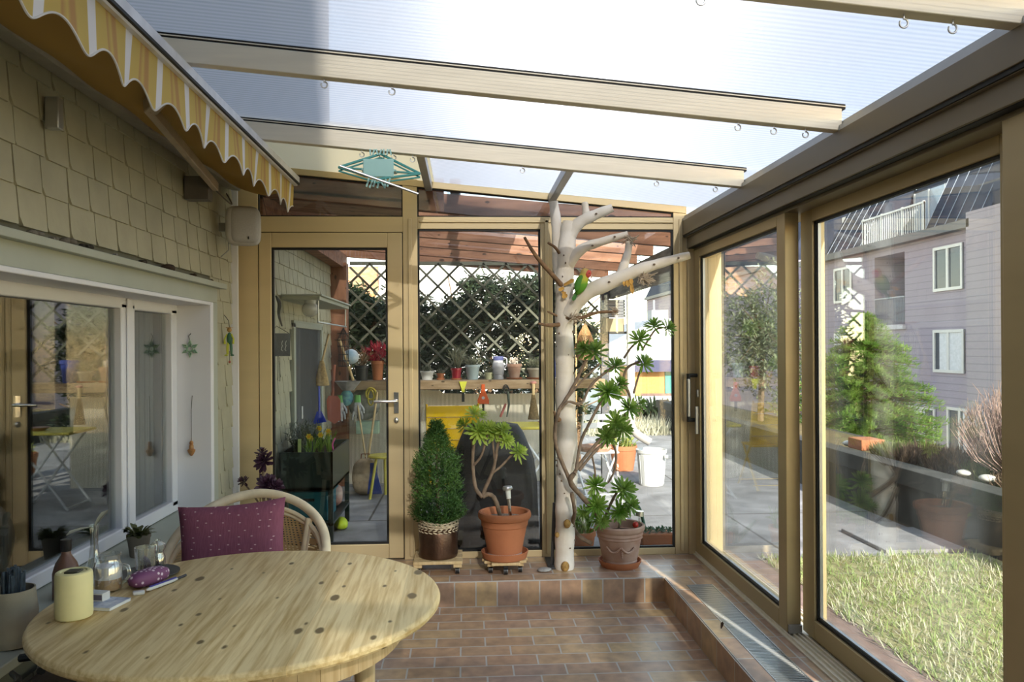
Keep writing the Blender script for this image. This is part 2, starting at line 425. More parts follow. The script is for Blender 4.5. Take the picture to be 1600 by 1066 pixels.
# ------------------------------------------------------------------ setting: left house wall with recessed window
WY0, WY1, WZ0, WZ1 = .9, 4.54, .60, 1.775
w = MB()
w.b(-1.75, -1.47, -2.6, 8.8, -.3, WZ0); w.b(-1.75, -1.47, -2.6, 8.8, WZ1, 3.0)
w.b(-1.75, -1.47, -2.6, WY0, WZ0, WZ1); w.b(-1.75, -1.47, WY1, 8.8, WZ0, WZ1)
w.b(-7, -1.47, -2.6, 8.8, 3.0, 8.0)
w.b(-7, -1.75, 8.7, 8.8, -.3, 3.0)
wl_ = struct('wall_left', w, M['shinglegap'], smooth=0)
sh = MB(); rowh = .128
def shingle_run(y0, y1, z0, z1, hole):
    row = 0; z = z0
    while z < z1:
        y = y0 - rnd.uniform(0, .1) - (row % 2) * .09
        while y < y1:
            wd = rnd.uniform(.16, .205); a, b2 = max(y, y0), min(y + wd - .007, y1)
            zc = z + rowh / 2
            if b2 - a > .02 and not (hole and hole[0] < (a + b2) / 2 < hole[1] and hole[2] < zc < hole[3]):
                top, bot = z + rowh + .03, z - rnd.uniform(0, .008)
                xb, xt = -1.455 + rnd.uniform(-.0015, .002), -1.466
                k = rnd.uniform(.012, .03)
                ring = [(a, bot + k), (a + k * .8, bot), (b2 - .003, bot), (b2, bot + .004)]
                fr = [(xb, p, q) for p, q in ring] + [(xt, b2, top), (xt, a, top)]
                bk = [(-1.469, p, q) for p, q in ring] + [(-1.4695, b2, top), (-1.4695, a, top)]
                fs = [(0, 1, 2, 3, 4, 5)] + [(i, (i + 1) % 6, 6 + (i + 1) % 6, 6 + i) for i in range(6)]
                sh.add(fr + bk, fs)
            y += wd
        z += rowh; row += 1
shingle_run(.5, 5.08, .02, 2.75, (.8, 4.66, .45, 1.88))
shingle_run(5.3, 8.74, .02, 3.0, (6.75, 8.1, -.2, 1.72))
struct('shingle_cladding', sh, M['shingle'], wl_, 0)
struct('corner_strip', MB().b(-1.47, -1.425, 5.085, 5.11, .0, 2.75), M['white'], wl_)

# window casing, ledge, sill
cs = MB()
cs.b(-1.468, -1.425, WY0 - .13, WY1 + .14, 1.785, 1.875)
cs.b(-1.468, -1.425, WY1 + .035, WY1 + .14, .56, 1.785)
cs.b(-1.468, -1.425, WY0 - .13, WY0 - .035, .56, 1.785)
win = sroot('window_6', 'recessed white framed window in the shingled wall')
struct('casing', cs, M['sage'], win, bevel=.004)
struct('ledge', MB().prism([(-1.468, 1.905), (-1.385, 1.898), (-1.385, 1.868), (-1.468, 1.872)], 1, WY0 - .2, WY1 + .19), M['sage'], win, bevel=.003)
bd = MB(); bd.b(-1.62, -1.415, WY1 - .012, WY1 + .035, .60, 1.785); bd.b(-1.62, -1.415, WY0, WY1 - .012, 1.765, 1.785); bd.b(-1.62, -1.415, WY0 - .035, WY0 + .01, .6, 1.785)
struct('reveal', bd, M['white'], win, bevel=.004)
sl = MB().prism([(-1.62, .625), (-1.36, .598), (-1.36, .565), (-1.62, .565)], 1, WY0 - .15, WY1 + .14)
struct('sill', sl, M['sage'], win, bevel=.004)
fr = MB()
X0, X1 = -1.655, -1.60
fr.b(X0, X1, WY0, WY1, 1.715, 1.77); fr.b(X0, X1, WY0, WY1, .628, .69)
for a, b2 in ((4.452, WY1 - .01), (3.815, 3.966), (2.66, 2.757), (1.55, 1.68), (WY0, .98)): fr.b(X0, X1, a, b2, .66, 1.74)
for a, b2 in ((3.86, 3.92), (2.69, 2.73)): fr.b(X1, X1 + .012, a, b2, .63, 1.765)
struct('window_frame', fr, M['white'], win, bevel=.006)
struct('pane', MB().b(-1.638, -1.632, WY0 + .02, WY1 - .02, .66, 1.74), M['glasshouse'], win, 0)
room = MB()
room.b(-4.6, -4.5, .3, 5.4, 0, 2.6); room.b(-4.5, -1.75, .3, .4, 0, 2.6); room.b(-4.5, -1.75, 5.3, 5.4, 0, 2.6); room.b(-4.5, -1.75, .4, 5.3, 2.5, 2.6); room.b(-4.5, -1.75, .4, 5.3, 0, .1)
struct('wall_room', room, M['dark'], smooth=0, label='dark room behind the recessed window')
cur = MB(); pts = []
for i in range(49):
    y = 3.93 + i * .011; pts.append((-1.72 + .018 * math.sin(i * .95) + .006 * math.sin(i * 2.3), y))
for i in range(48): cur.quad((pts[i][0], pts[i][1], .66), (pts[i + 1][0], pts[i + 1][1], .66), (pts[i + 1][0], pts[i + 1][1], 1.74), (pts[i][0], pts[i][1], 1.74))
solo('curtain', 'pale curtain hanging behind the narrow window pane', 'curtain', cur, M['curtain'], (-1.72, 4.2, .66), smooth=80, solid=.003)

# ------------------------------------------------------------------ setting: glazed end wall
YF, YB = 5.2, 5.262
def topz(x): return 2.443 - .0954 * (x - .981)
def roofz(x): return 2.452 - .092 * (x - 1.43)
def rectframe(mb, x0, x1, z0, z1, t, y0, y1):
    mb.b(x0, x0 + t, y0, y1, z0, z1); mb.b(x1 - t, x1, y0, y1, z0, z1); mb.b(x0 + t, x1 - t, y0, y1, z0, z0 + t); mb.b(x0 + t, x1 - t, y0, y1, z1 - t, z1)
e = MB()
e.b(-1.47, -1.327, YF, YB, HP, 2.72); e.b(-.404, -.31, YF, YB, HP, 2.62); e.b(.49, .57, YF, YB, HP, 2.373); e.b(1.372, 1.462, YF, YB, HP, 2.445)
e.b(-1.327, -.404, YF + .002, YB, 2.271, 2.372); e.b(-.31, 1.372, YF + .002, YB, 2.293, 2.373); e.b(-.31, 1.372, YF + .002, YB, HP, .193)
e.prism([(-1.4, topz(-1.4)), (1.455, topz(1.455)), (1.455, roofz(1.455) - .004), (-1.4, roofz(-1.4) - .004)], 1, YF - .006, YB)
# raised profile ribs on the mullions and transom
for x in (-.357, .53, 1.42): e.b(x - .012, x + .012, YF - .01, YF + .01, .17, 2.36)
e.b(-.30, 1.372, YF - .01, YF + .01, 2.335, 2.352)
struct('wall_end', e, M['frame'], bevel=.003)
def glazing(name, x0, x1, z0, z1, label, poly=None):
    r = sroot(name, label); g = MB(); k = MB()
    if poly:
        k2 = 8
        for i in range(4):
            a, b2 = poly[i], poly[(i + 1) % 4]
            k.bar((a[0], YF + .02, a[1]), (b2[0], YF + .02, b2[1]), .014, .036, (0, 1, 0)) if False else k.tube([(a[0], YF + .018, a[1]), (b2[0], YF + .018, b2[1])], .011, 4)
        g.prism(poly, 1, YF + .03, YF + .038)
    else:
        rectframe(k, x0, x1, z0, z1, .012, YF + .008, YF + .03); g.b(x0, x1, YF + .03, YF + .038, z0, z1)
    struct('gasket', k, M['gasket'], r, 0); struct('pane', g, M['glass'], r, 0)
glazing('window_1', -.31, .49, .193, 2.293, 'tall middle pane of the end wall')
glazing('window_2', .57, 1.372, .193, 2.293, 'tall right pane of the end wall')
glazing('window_3', 0, 0, 0, 0, 'sloping transom light over the end wall door', [(-1.327, 2.372), (-.404, 2.372), (-.404, topz(-.404)), (-1.327, topz(-1.327))])
glazing('window_4', 0, 0, 0, 0, 'sloping transom light over the tall panes', [(-.31, 2.373), (1.372, 2.373), (1.372, topz(1.372)), (-.31, topz(-.31))])
d1 = sroot('door_1', 'bronze framed glass door to the patio')
lf = MB(); x0, x1, z0, z1 = -1.322, -.409, .162, 2.266
lf.b(x0, -1.242, YF - .006, YB, z0, z1); lf.b(-.504, x1, YF - .006, YB, z0, z1); lf.b(-1.242, -.504, YF - .006, YB, z0, .255); lf.b(-1.242, -.504, YF - .006, YB, 2.171, z1)
struct('leaf_frame', lf, M['frame'], d1, bevel=.004)
k = MB(); rectframe(k, -1.242, -.504, .255, 2.171, .013, YF + .002, YF + .03); struct('gasket', k, M['gasket'], d1, 0)
struct('gap_seal', MB().b(-1.327, -.404, YF + .02, YF + .03, HP + .004, .162).b(-1.327, -1.322, YF + .01, YF + .02, HP, 2.271).b(-.409, -.404, YF + .01, YF + .02, HP, 2.271).b(-1.327, -.404, YF + .01, YF + .02, 2.266, 2.271), M['gasket'], d1, 0)
struct('pane', MB().b(-1.242, -.504, YF + .03, YF + .038, .255, 2.171), M['glass'], d1, 0)
hd = MB().b(-.466, -.436, YF - .014, YF - .006, 1.10, 1.235); hd.tube([(-.451, YF - .01, 1.18), (-.451, YF - .055, 1.18), (-.47, YF - .06, 1.18), (-.59, YF - .06, 1.178)], [.012, .011, .011, .010], 10)
struct('door_handle', hd, M['chrome'], d1, 40)
struct('lock_cylinder', MB().ell((-.451, YF - .014, 1.055), (.016, .014, .02)), M['steel'], d1)

# ------------------------------------------------------------------ setting: sliding door wall on the right
h = MB()
h.b(1.43, 1.60, -2.6, 5.2, 2.252, 2.347); h.b(1.445, 1.6, -2.6, 5.2, 2.236, 2.252); h.b(1.46, 1.66, -2.6, 5.2, 2.167, 2.236); h.b(1.505, 1.7, -2.6, 5.26, 2.15, 2.167)
wr = struct('wall_right', h, M['header'], bevel=.002)
struct('roof_edge_profile', MB().b(1.432, 1.448, -2.6, 5.2, 2.347, 2.366).b(1.448, 1.462, -2.6, 5.2, 2.347, 2.385), M['alu'], wr, 0)
struct('header_gap', MB().b(1.437, 1.47, -2.6, 5.19, 2.238, 2.2525).b(1.47, 1.6, -2.6, 5.19, 2.1645, 2.1675), M['gasket'], wr, 0)
t = MB(); t.b(1.49, 1.70, -2.6, 5.2, HP - .002, HP + .006)
for x in (1.502, 1.53, 1.552, 1.575, 1.655, 1.69): t.b(x, x + .006, -2.6, 5.2, HP + .005, HP + .018)
struct('bottom_track', t, M['rafter'], wr, 0)
struct('corner_jamb', MB().b(1.462, 1.69, 5.19, 5.262, HP, 2.167), M['frame'], wr, bevel=.002)
def sliding(name, label, xf, xb, y0, y1, gy0, gy1, gz0, gz1, glassm):
    r = sroot(name, label); m = MB(); z0, z1 = HP + .018, 2.16
    m.b(xf, xb, y0, gy0, z0, z1); m.b(xf, xb, gy1, y1, z0, z1); m.b(xf, xb, gy0, gy1, z0, gz0); m.b(xf, xb, gy0, gy1, gz1, z1)
    struct('leaf_frame', m, M['doorframe'], r, bevel=.003)
    g = MB()
    for a, b2, c, d in ((gy0, gy0 + .012, gz0, gz1), (gy1 - .012, gy1, gz0, gz1), (gy0, gy1, gz0, gz0 + .012), (gy0, gy1, gz1 - .012, gz1)): g.b(xf + .012, xf + .03, a, b2, c, d)
    struct('gasket', g, M['gasket'], r, 0)
    g = MB()
    for a, b2, c, d in ((gy0 + .012, gy0 + .02, gz0, gz1), (gy1 - .02, gy1 - .012, gz0, gz1), (gy0, gy1, gz0 + .012, gz0 + .02)): g.b(xf + .02, xf + .034, a, b2, c, d)
    struct('spacer', g, M['alu'], r, 0)
    struct('pane', MB().b(xf + .034, xf + .042, gy0, gy1, gz0, gz1), glassm, r, 0)
    return r
d2 = sliding('door_2', 'sliding glass door leaf beside the end wall', 1.507, 1.575, 3.692, 5.186, 3.79, 5.08, .249, 2.1, M['glassdirty'])
hh = MB().tube(spline([(1.507, 5.135, 1.33), (1.455, 5.135, 1.33), (1.45, 5.135, 1.32), (1.45, 5.135, 1.05), (1.455, 5.135, 1.04), (1.507, 5.135, 1.04)], 4), .013, 8)
struct('pull_handle_ends', hh, M['gasket'], d2)
struct('pull_handle', MB().b(1.438, 1.458, 5.118, 5.152, 1.06, 1.31), M['alu'], d2, bevel=.006)
struct('lock_lever', MB().b(1.485, 1.507, 5.10, 5.118, .95, 1.13).b(1.495, 1.507, 5.095, 5.12, 1.19, 1.24), M['alu'], d2, bevel=.003)
d3 = sliding('door_3', 'large sliding glass door leaf towards the lawn', 1.594, 1.655, 2.17, 3.715, 2.295, 3.59, .255, 2.095, M['glassdirty'])
struct('stop_block', MB().b(1.512, 1.572, 3.672, 3.69, HP + .018, .205), M['alu'], d2)
lk = MB()
for z in (.955, .985, 1.01): lk.ell((1.592, 2.235, z), (.004, .006, .007))
struct('keyhole', lk, M['gasket'], d3)
d4 = sliding('door_4', 'sliding glass door leaf nearest the camera', 1.507, 1.575, .62, 2.16, .72, 2.05, .249, 2.1, M['glass'])
sliding('door_5', 'glass door leaf behind the camera', 1.594, 1.655, -.95, .6, -.83, .49, .255, 2.095, M['glass'])
struct('wall_back', MB().b(-1.5, 1.7, -2.7, -2.6, -.1, 2.9), mat('grey_back_wall', (.52, .49, .43), .8), smooth=0)
struct('wall_wing', MB().b(-7, .43, -9, -3.0, -.3, 8.5), mat('wing_plaster', (.75, .72, .65), .9), smooth=0, label='higher house wing behind the veranda')
sliding('door_6', 'glass door leaf at the rear', 1.507, 1.575, -2.55, -.96, -2.45, -1.07, .249, 2.1, M['glass'])

# ------------------------------------------------------------------ setting: roof
ys = [-1.25, -.2, .85, 1.97, 2.98, 4.06]
def rafter(i, y):
    m = MB().prism([(-1.46, roofz(-1.46) - .105), (1.445, roofz(1.445) - .105), (1.445, roofz(1.445) - .02), (-1.46, roofz(-1.46) - .02)], 1, y, y + .048)
    r = struct('trim_%d' % (i + 2), m, M['rafter'], bevel=.003, label='aluminium roof rafter')
    struct('roof_seal', MB().prism([(-1.46, roofz(-1.46) - .02), (1.46, roofz(1.46) - .02), (1.46, roofz(1.46) - .001), (-1.46, roofz(-1.46) - .001)], 1, y + .004, y + .044), M['gasket'], r, 0)
    struct('roof_cap', MB().prism([(-1.46, roofz(-1.46) - .013), (1.46, roofz(1.46) - .013), (1.46, roofz(1.46) - .009), (-1.46, roofz(-1.46) - .009)], 1, y, y + .0045), M['rafter'], r, 0)
for i, y in enumerate(ys): rafter(i, y)
def slab(y0, y1, x0, x1, th=.016): return MB().prism([(x0, roofz(x0)), (x1, roofz(x1)), (x1, roofz(x1) + th), (x0, roofz(x0) + th)], 1, y0, y1)
def webs(par, y0, y1, x0, x1):
    wm_ = MB(); y = y0 + .015
    while y < y1: wm_.quad((x0, y, roofz(x0) + .001), (x1, y, roofz(x1) + .001), (x1, y, roofz(x1) + .017), (x0, y, roofz(x0) + .017)); y += .026
    struct('rib_webs', wm_, M['web'], par, 0)
yy = [-2.6] + [y + .024 for y in ys]
for i in range(len(yy) - 1):
    q = MB().quad((-1.46, yy[i], roofz(-1.46)), (1.62, yy[i], roofz(1.62)), (1.62, yy[i + 1], roofz(1.62)), (-1.46, yy[i + 1], roofz(-1.46)))
    c_ = struct('ceiling' if i == 0 else 'ceiling.%03d' % i, q, M['poly'], smooth=0, label='ribbed polycarbonate roof sheet')
    webs(c_, yy[i], yy[i + 1], -1.46, 1.62)
q = MB().quad((-.20, 4.084, roofz(-.2)), (1.62, 4.084, roofz(1.62)), (1.62, 5.27, roofz(1.62)), (-.2, 5.27, roofz(-.2)))
c_ = struct('ceiling', q, M['poly'], smooth=0, label='ribbed polycarbonate roof sheet over the end bay')
webs(c_, 4.09, 5.26, -.2, 1.62)
struct('ceiling_panel', slab(4.10, 5.27, -1.46, -.2, .03), M['cream'], label='opaque cream roof panel over the door')
for nm, x in (('trim_8', -.235), ('trim_9', .565)):
    zz = roofz(x) - .012
    struct(nm, MB().b(x - .022, x + .022, 4.10, 5.2, zz - .055, zz), M['alu'], bevel=.002, label='short grey aluminium strut under the end bay of the roof')
# ------------------------------------------------------------------ round table
M['pine'] = woodmat('pine_boards', (.62, .43, .175), (.90, .725, .395), 1, 3.4, .5, True, 20, .12)
M['pineedge'] = woodmat('pine_edge', (.50, .34, .16), (.66, .50, .27), 2, 3, .5, False)
TC = Vector((-.686, 2.536, 0)); R = .6
t = T('round_table', 'round knotty pine dining table on the tiled floor', 'table', TC)
tp = MB().lathe([(0, .711), (.575, .711), (.592, .714), (.599, .722), (.6, .732), (.596, .739), (.588, .743), (0, .743)], TC, 96, False)
top = part('table_top', tp, M['pine'], t, 35)
# rotate the board direction a little with the top itself
ap = MB()
pts = [(TC.x + .47 * math.cos(a), TC.y + .47 * math.sin(a), .665) for a in [2 * PI * i / 48 for i in range(48)]]
for i in range(48): ap.bar(pts[i], pts[(i + 1) % 48], .022, .092)
part('apron', ap, M['pineedge'], t, 30)
for k in range(4):
    a = PI / 4 + k * PI / 2 - .2
    cx, cyy = TC.x + .40 * math.cos(a), TC.y + .40 * math.sin(a)
    part('leg', MB().lathe([(.022, 0), (.028, .03), (.024, .08), (.034, .30), (.036, .44), (.026, .52), (.038, .56), (.04, .70)], (cx, cyy, 0), 20), M['pineedge'], t)

# ------------------------------------------------------------------ rattan armchair and cushion
M['rattan'] = mat('rattan_cane', (.80, .68, .47), .42, 0, .10, 18, .4)
def canemat():
    m, n, l = nodes_of('woven_cane')
    tc = n.new('ShaderNodeTexCoord'); mp = n.new('ShaderNodeMapping'); mp.inputs['Scale'].default_value = (95, 95, 95)
    l.new(tc.outputs['Object'], mp.inputs[0]); s = n.new('ShaderNodeSeparateXYZ'); l.new(mp.outputs[0], s.inputs[0])
    ad = n.new('ShaderNodeMath'); ad.operation = 'ADD'; l.new(s.outputs[0], ad.inputs[0]); l.new(s.outputs[1], ad.inputs[1])
    def frac(src):
        fr_ = n.new('ShaderNodeMath'); fr_.operation = 'FRACT'; l.new(src, fr_.inputs[0])
        g = n.new('ShaderNodeMath'); g.operation = 'GREATER_THAN'; g.inputs[1].default_value = .56; l.new(fr_.outputs[0], g.inputs[0]); return g.outputs[0]
    mu = n.new('ShaderNodeMath'); mu.operation = 'MULTIPLY'; l.new(frac(ad.outputs[0]), mu.inputs[0]); l.new(frac(s.outputs[2]), mu.inputs[1])
    b = bsdf(n, l, (.55, .38, .17), .6); tr = n.new('ShaderNodeBsdfTransparent')
    x = n.new('ShaderNodeMixShader'); l.new(mu.outputs[0], x.inputs[0]); l.new(b.outputs[0], x.inputs[1]); l.new(tr.outputs[0], x.inputs[2])
    out_to(n, l, x.outputs[0]); return m
M['cane'] = canemat()
CH = Vector((-.955, 3.50, 0))
ch = T('rattan_armchair', 'pale rattan tub armchair with cane back behind the round table', 'chair', CH)
def hoop(s, inset=0, dz=0):   # s -1..1 left front arm -> top of back -> right front arm
    a = s * PI * .56
    r = .342 - inset
    z = .852 - .29 * abs(s) ** 1.75 - dz
    return Vector((CH.x + r * math.sin(a) * 1.0, CH.y + r * math.cos(a) * .78, z))
def shell(s, tz, inset=.012):
    p = hoop(s, inset); b2 = hoop(s, .075); zb = .44
    return Vector((lerp(b2.x, p.x, tz), lerp(b2.y, p.y, tz), lerp(zb, p.z, tz)))
N = 40
S = [-1 + 2 * i / N for i in range(N + 1)]
rail = MB().tube([hoop(-1) + Vector((.0, -.06, -.14))] + [hoop(s) for s in S] + [hoop(1) + Vector((.0, -.06, -.14))], .021, 10)
part('top_rail', rail, M['rattan'], ch, 60)
ir = MB().tube([shell(s, .87) for s in S], .010, 8)
for a, b2 in ((-.93, -.50), (-.44, .44), (.50, .93)):
    q = [a + (b2 - a) * i / 16 for i in range(17)]
    ir.tube([shell(q[0], .02)] + [shell(s, .82, .008) for s in q] + [shell(q[-1], .02)], .0085, 8)
for s in (-.47, .47): ir.tube([shell(s, 0), shell(s, .93)], .016, 8)
part('inner_rails', ir, M['rattan'], ch, 60)
cp = MB(); base = len(cp.v)
vs = [shell(s, tz) for s in S for tz in (.03, .28, .55, .82)]
fs = [(i * 4 + j, (i + 1) * 4 + j, (i + 1) * 4 + j + 1, i * 4 + j + 1) for i in range(N) for j in range(3)]
cp.add(vs, fs); part('cane_back', cp, M['cane'], ch, 60)
seat = MB().lathe([(0, .405), (.27, .405), (.30, .42), (.30, .45), (.28, .465), (0, .468)], (CH.x, CH.y - .02, 0), 36, False)
part('seat', seat, M['rattan'], ch)
for sx, sy in ((-1, -1), (1, -1), (-1, 1), (1, 1)):
    part('leg', MB().tube([(CH.x + sx * .235, CH.y + sy * .20, .42), (CH.x + sx * .27, CH.y + sy * .24, 0)], [.02, .017], 10), M['rattan'], ch)
part('seat_ring', MB().tube([(CH.x + .245 * math.cos(a), CH.y + .22 * math.sin(a), .24) for a in [2 * PI * i / 32 for i in range(32)]], .012, 8, True), M['rattan'], ch)

def cushionmat():
    m, n, l = nodes_of('plum_woven_cotton')
    v = n.new('ShaderNodeTexVoronoi'); v.voronoi_dimensions = '2D'; v.inputs['Scale'].default_value = 22; v.inputs['Randomness'].default_value = .6
    tc = n.new('ShaderNodeTexCoord'); sp = n.new('ShaderNodeSeparateXYZ'); l.new(tc.outputs['Object'], sp.inputs[0]); cbn = n.new('ShaderNodeCombineXYZ'); l.new(sp.outputs[0], cbn.inputs[0]); l.new(sp.outputs[2], cbn.inputs[1])
    mp = n.new('ShaderNodeMapping'); mp.inputs['Scale'].default_value = (.7, 1.6, 1); l.new(cbn.outputs[0], mp.inputs[0]); l.new(mp.outputs[0], v.inputs['Vector'])
    d = ramp(n, l, v.outputs['Distance'], [(.05, (1, 1, 1)), (.085, (0, 0, 0))])
    w = noise(n, l, 60, 3, mapscale=(3, 1, .3))
    c = mixrgb(n, l, w, (.18, .055, .095), (.29, .105, .155)); c = mixrgb(n, l, d, c, (.62, .42, .44))
    b = bsdf(n, l, c, .85, 0, .2, w, .2); out_to(n, l, b.outputs[0]); return m
M['cushion'] = cushionmat()
def pillow(mb, c, w, hgt, th, Rm, nx=22, nz=18):
    vs = []; fs = []
    for side in (-1, 1):
        for i in range(nx + 1):
            for j in range(nz + 1):
                u, v = -1 + 2 * i / nx, -1 + 2 * j / nz
                k = (1 - u ** 4) * (1 - v ** 4)
                pin = 1 - .10 * (1 - abs(u)) * 0 - .07 * (1 - abs(v) ** 2) * abs(u) ** 6
                pin2 = 1 - .07 * (1 - abs(u) ** 2) * abs(v) ** 6
                vs.append(Vector(c) + Rm @ Vector((u * w / 2 * pin, side * (th / 2) * k ** .55, v * hgt / 2 * pin2)))
    k1 = (nx + 1) * (nz + 1)
    for s_ in (0, k1):
        for i in range(nx):
            for j in range(nz):
                a = s_ + i * (nz + 1) + j; fs.append((a, a + nz + 1, a + nz + 2, a + 1))
    return mb.add(vs, fs)
cu_ = MB(); pillow(cu_, (-1.0, 3.47, .652), .46, .43, .13, Matrix.Rotation(math.radians(4.5), 3, 'Y').inverted() @ Matrix.Rotation(math.radians(-14), 3, 'X'))
solo('cushion', 'plum cushion with small pale flecks on the rattan armchair', 'cushion', cu_, M['cushion'], (-.975, 3.5, .47), smooth=80)

# ------------------------------------------------------------------ things on the table
ZT = .743
M['pale_yellow'] = mat('pale_yellow_plastic', (.72, .66, .34), .5, 0, .04)
M['clear'] = panemat('clear_glassware', (.90, .92, .92), .12)
M['milk'] = mat('milk_foam', (.72, .70, .69), .6, 0, .05, 20)
M['coffee'] = mat('milky_coffee', (.42, .27, .14), .5)
c = (-1.147, 2.40, ZT)
b = T('tabletop_lamp', 'pale yellow cylindrical lamp with square dark recess on the table edge', 'lamp', c)
part('body', MB().lathe([(0, 0), (.043, 0), (.049, .004), (.0505, .012), (.0505, .125), (.048, .133), (.043, .136), (.036, .136), (.034, .132), (.0, .132)], c, 40, False), M['pale_yellow'], b)
part('recess', MB().box((c[0], c[1], ZT + .1345), (.04, .04, .006)), mat('dark_recess', (.06, .055, .03), .4), b, bevel=.004)
c = (-1.165, 2.665, ZT)
b = T('jar_mug', 'glass jar mug half full of milky coffee', 'mug', c)
part('glass_body', MB().lathe([(0, 0), (.037, 0), (.042, .006), (.043, .02), (.043, .075), (.038, .09), (.036, .094), (.036, .107), (.039, .109), (.039, .117), (.037, .118)], c, 32, False), M['clear'], b)
part('coffee', MB().lathe([(0, .004), (.038, .004), (.040, .012), (.040, .04), (0, .04)], c, 28, False), M['coffee'], b)
part('milk_foam', MB().lathe([(0, .04), (.040, .04), (.040, .078), (.034, .082), (0, .083)], c, 28, False), M['milk'], b)
part('handle', MB().tube(spline([(c[0] + .04, c[1] - .006, ZT + .082), (c[0] + .066, c[1] - .01, ZT + .078), (c[0] + .07, c[1] - .01, ZT + .045), (c[0] + .042, c[1] - .006, ZT + .02)], 5), .006, 8), M['clear'], b)
c = (-1.10, 2.80, ZT)
solo('drinking_glass', 'empty drinking glass behind the jar mug', 'glass', MB().lathe([(0, .006), (.028, .006), (.032, .1), (.034, .1), (.030, 0), (0, 0)], c, 28, False), M['clear'], c)
c = (-1.09, 2.885, ZT)
b = T('pepper_mill', 'small clear acrylic pepper mill with peppercorns near the table rim', 'mill', c)
part('body', MB().lathe([(0, 0), (.024, 0), (.025, .005), (.0245, .045), (.019, .058), (.019, .066), (.024, .075), (.024, .088), (.014, .097), (.008, .098), (.009, .104), (.0, .108)], c, 24, False), M['clear'], b)
part('peppercorns', MB().lathe([(0, .004), (.020, .004), (.0205, .043), (0, .044)], c, 20, False), mat('peppercorns', (.02, .016, .014), .6), b)
part('shaft', MB().lathe([(0, .044), (.003, .044), (.003, .097), (0, .097)], c, 8, False), M['steel'], b)
def dotmat():
    m, n, l = nodes_of('purple_dotted_cloth')
    v = n.new('ShaderNodeTexVoronoi'); v.inputs['Scale'].default_value = 62; v.inputs['Randomness'].default_value = .5
    tc = n.new('ShaderNodeTexCoord'); l.new(tc.outputs['Object'], v.inputs['Vector'])
    d = ramp(n, l, v.outputs['Distance'], [(.26, (1, 1, 1)), (.33, (0, 0, 0))])
    b_ = bsdf(n, l, mixrgb(n, l, d, (.16, .05, .13), (.62, .50, .58)), .6); out_to(n, l, b_.outputs[0]); return m
Rz = Matrix.Rotation(math.radians(62), 3, 'Z')
solo('glasses_case', 'purple spectacle case with white dots on the table', 'case', MB().ell((-1.055, 2.715, ZT + .026), (.074, .036, .027), Rz, 20, 12, .75), dotmat(), (-1.055, 2.715, ZT), smooth=60)
pn = T('ballpoint_pen', 'white and blue ballpoint pen beside the purple case', 'pen', (-1.0, 2.70, ZT))
pa, pb = Vector((-1.028, 2.625, ZT + .008)), Vector((-.975, 2.745, ZT + .008))
part('barrel', MB().tube([pa, lerp(pa, pb, .1), lerp(pa, pb, .85), pb], [.003, .006, .006, .004], 10), M['whitegloss'], pn)
part('clip', MB().bar(lerp(pa, pb, .1) + Vector((0, 0, .007)), lerp(pa, pb, .95) + Vector((.002, 0, .007)), .007, .003), mat('violet_blue', (.05, .05, .30), .4), pn)
solo('pencil', 'dark pencil lying along the purple case', 'pencil', MB().tube([(-1.008, 2.67, ZT + .005), (-.965, 2.80, ZT + .005)], .0045, 8), mat('dark_pencil', (.03, .03, .04), .5), (-.99, 2.73, ZT))
solo('eraser', 'small off-white eraser beside the pen tip', 'eraser', MB().box((-1.045, 2.605, ZT + .006), (.035, .022, .012), Matrix.Rotation(.4, 3, 'Z')), M['whitegloss'], (-1.045, 2.605, ZT), bevel=.004)
bk = T('booklet', 'pale blue printed booklet lying on the table', 'booklet', (-1.115, 2.505, ZT))
Rb = Matrix.Rotation(math.radians(-12), 3, 'Z')
part('pages', MB().box((-1.115, 2.505, ZT + .005), (.125, .10, .008), Rb), mat('paper_pages', (.66, .66, .66), .7), bk)
part('cover', MB().box((-1.115, 2.505, ZT + .0098), (.127, .102, .0016), Rb), mat('printed_cover', (.17, .22, .36), .45, 0, .3, 45, col2=(.60, .62, .66)), bk)
mb_ = T('matchbox', 'white matchbox with dark striking side on the booklet', 'matchbox', (-1.14, 2.53, ZT + .0106))
part('sleeve', MB().box((-1.14, 2.53, ZT + .0226), (.062, .036, .024), Rb), M['whitegloss'], mb_)
part('striking_side', MB().box((-1.1435, 2.5118, ZT + .0226), (.058, .001, .016), Rb), mat('striker', (.12, .10, .13), .8), mb_)
c = (-1.16, 2.72, ZT)
solo('saucer_plate', 'dark grey plate under the glasses at the table rim', 'plate', MB().lathe([(0, .0), (.06, 0), (.10, .008), (.10, .011), (.06, .004), (0, .004)], (-1.10, 2.83, ZT), 36, False), mat('slate_glaze', (.05, .05, .05), .35), (-1.10, 2.83, ZT))
for o in (bpy.data.objects['drinking_glass'], bpy.data.objects['pepper_mill']): o.location.z += .0045

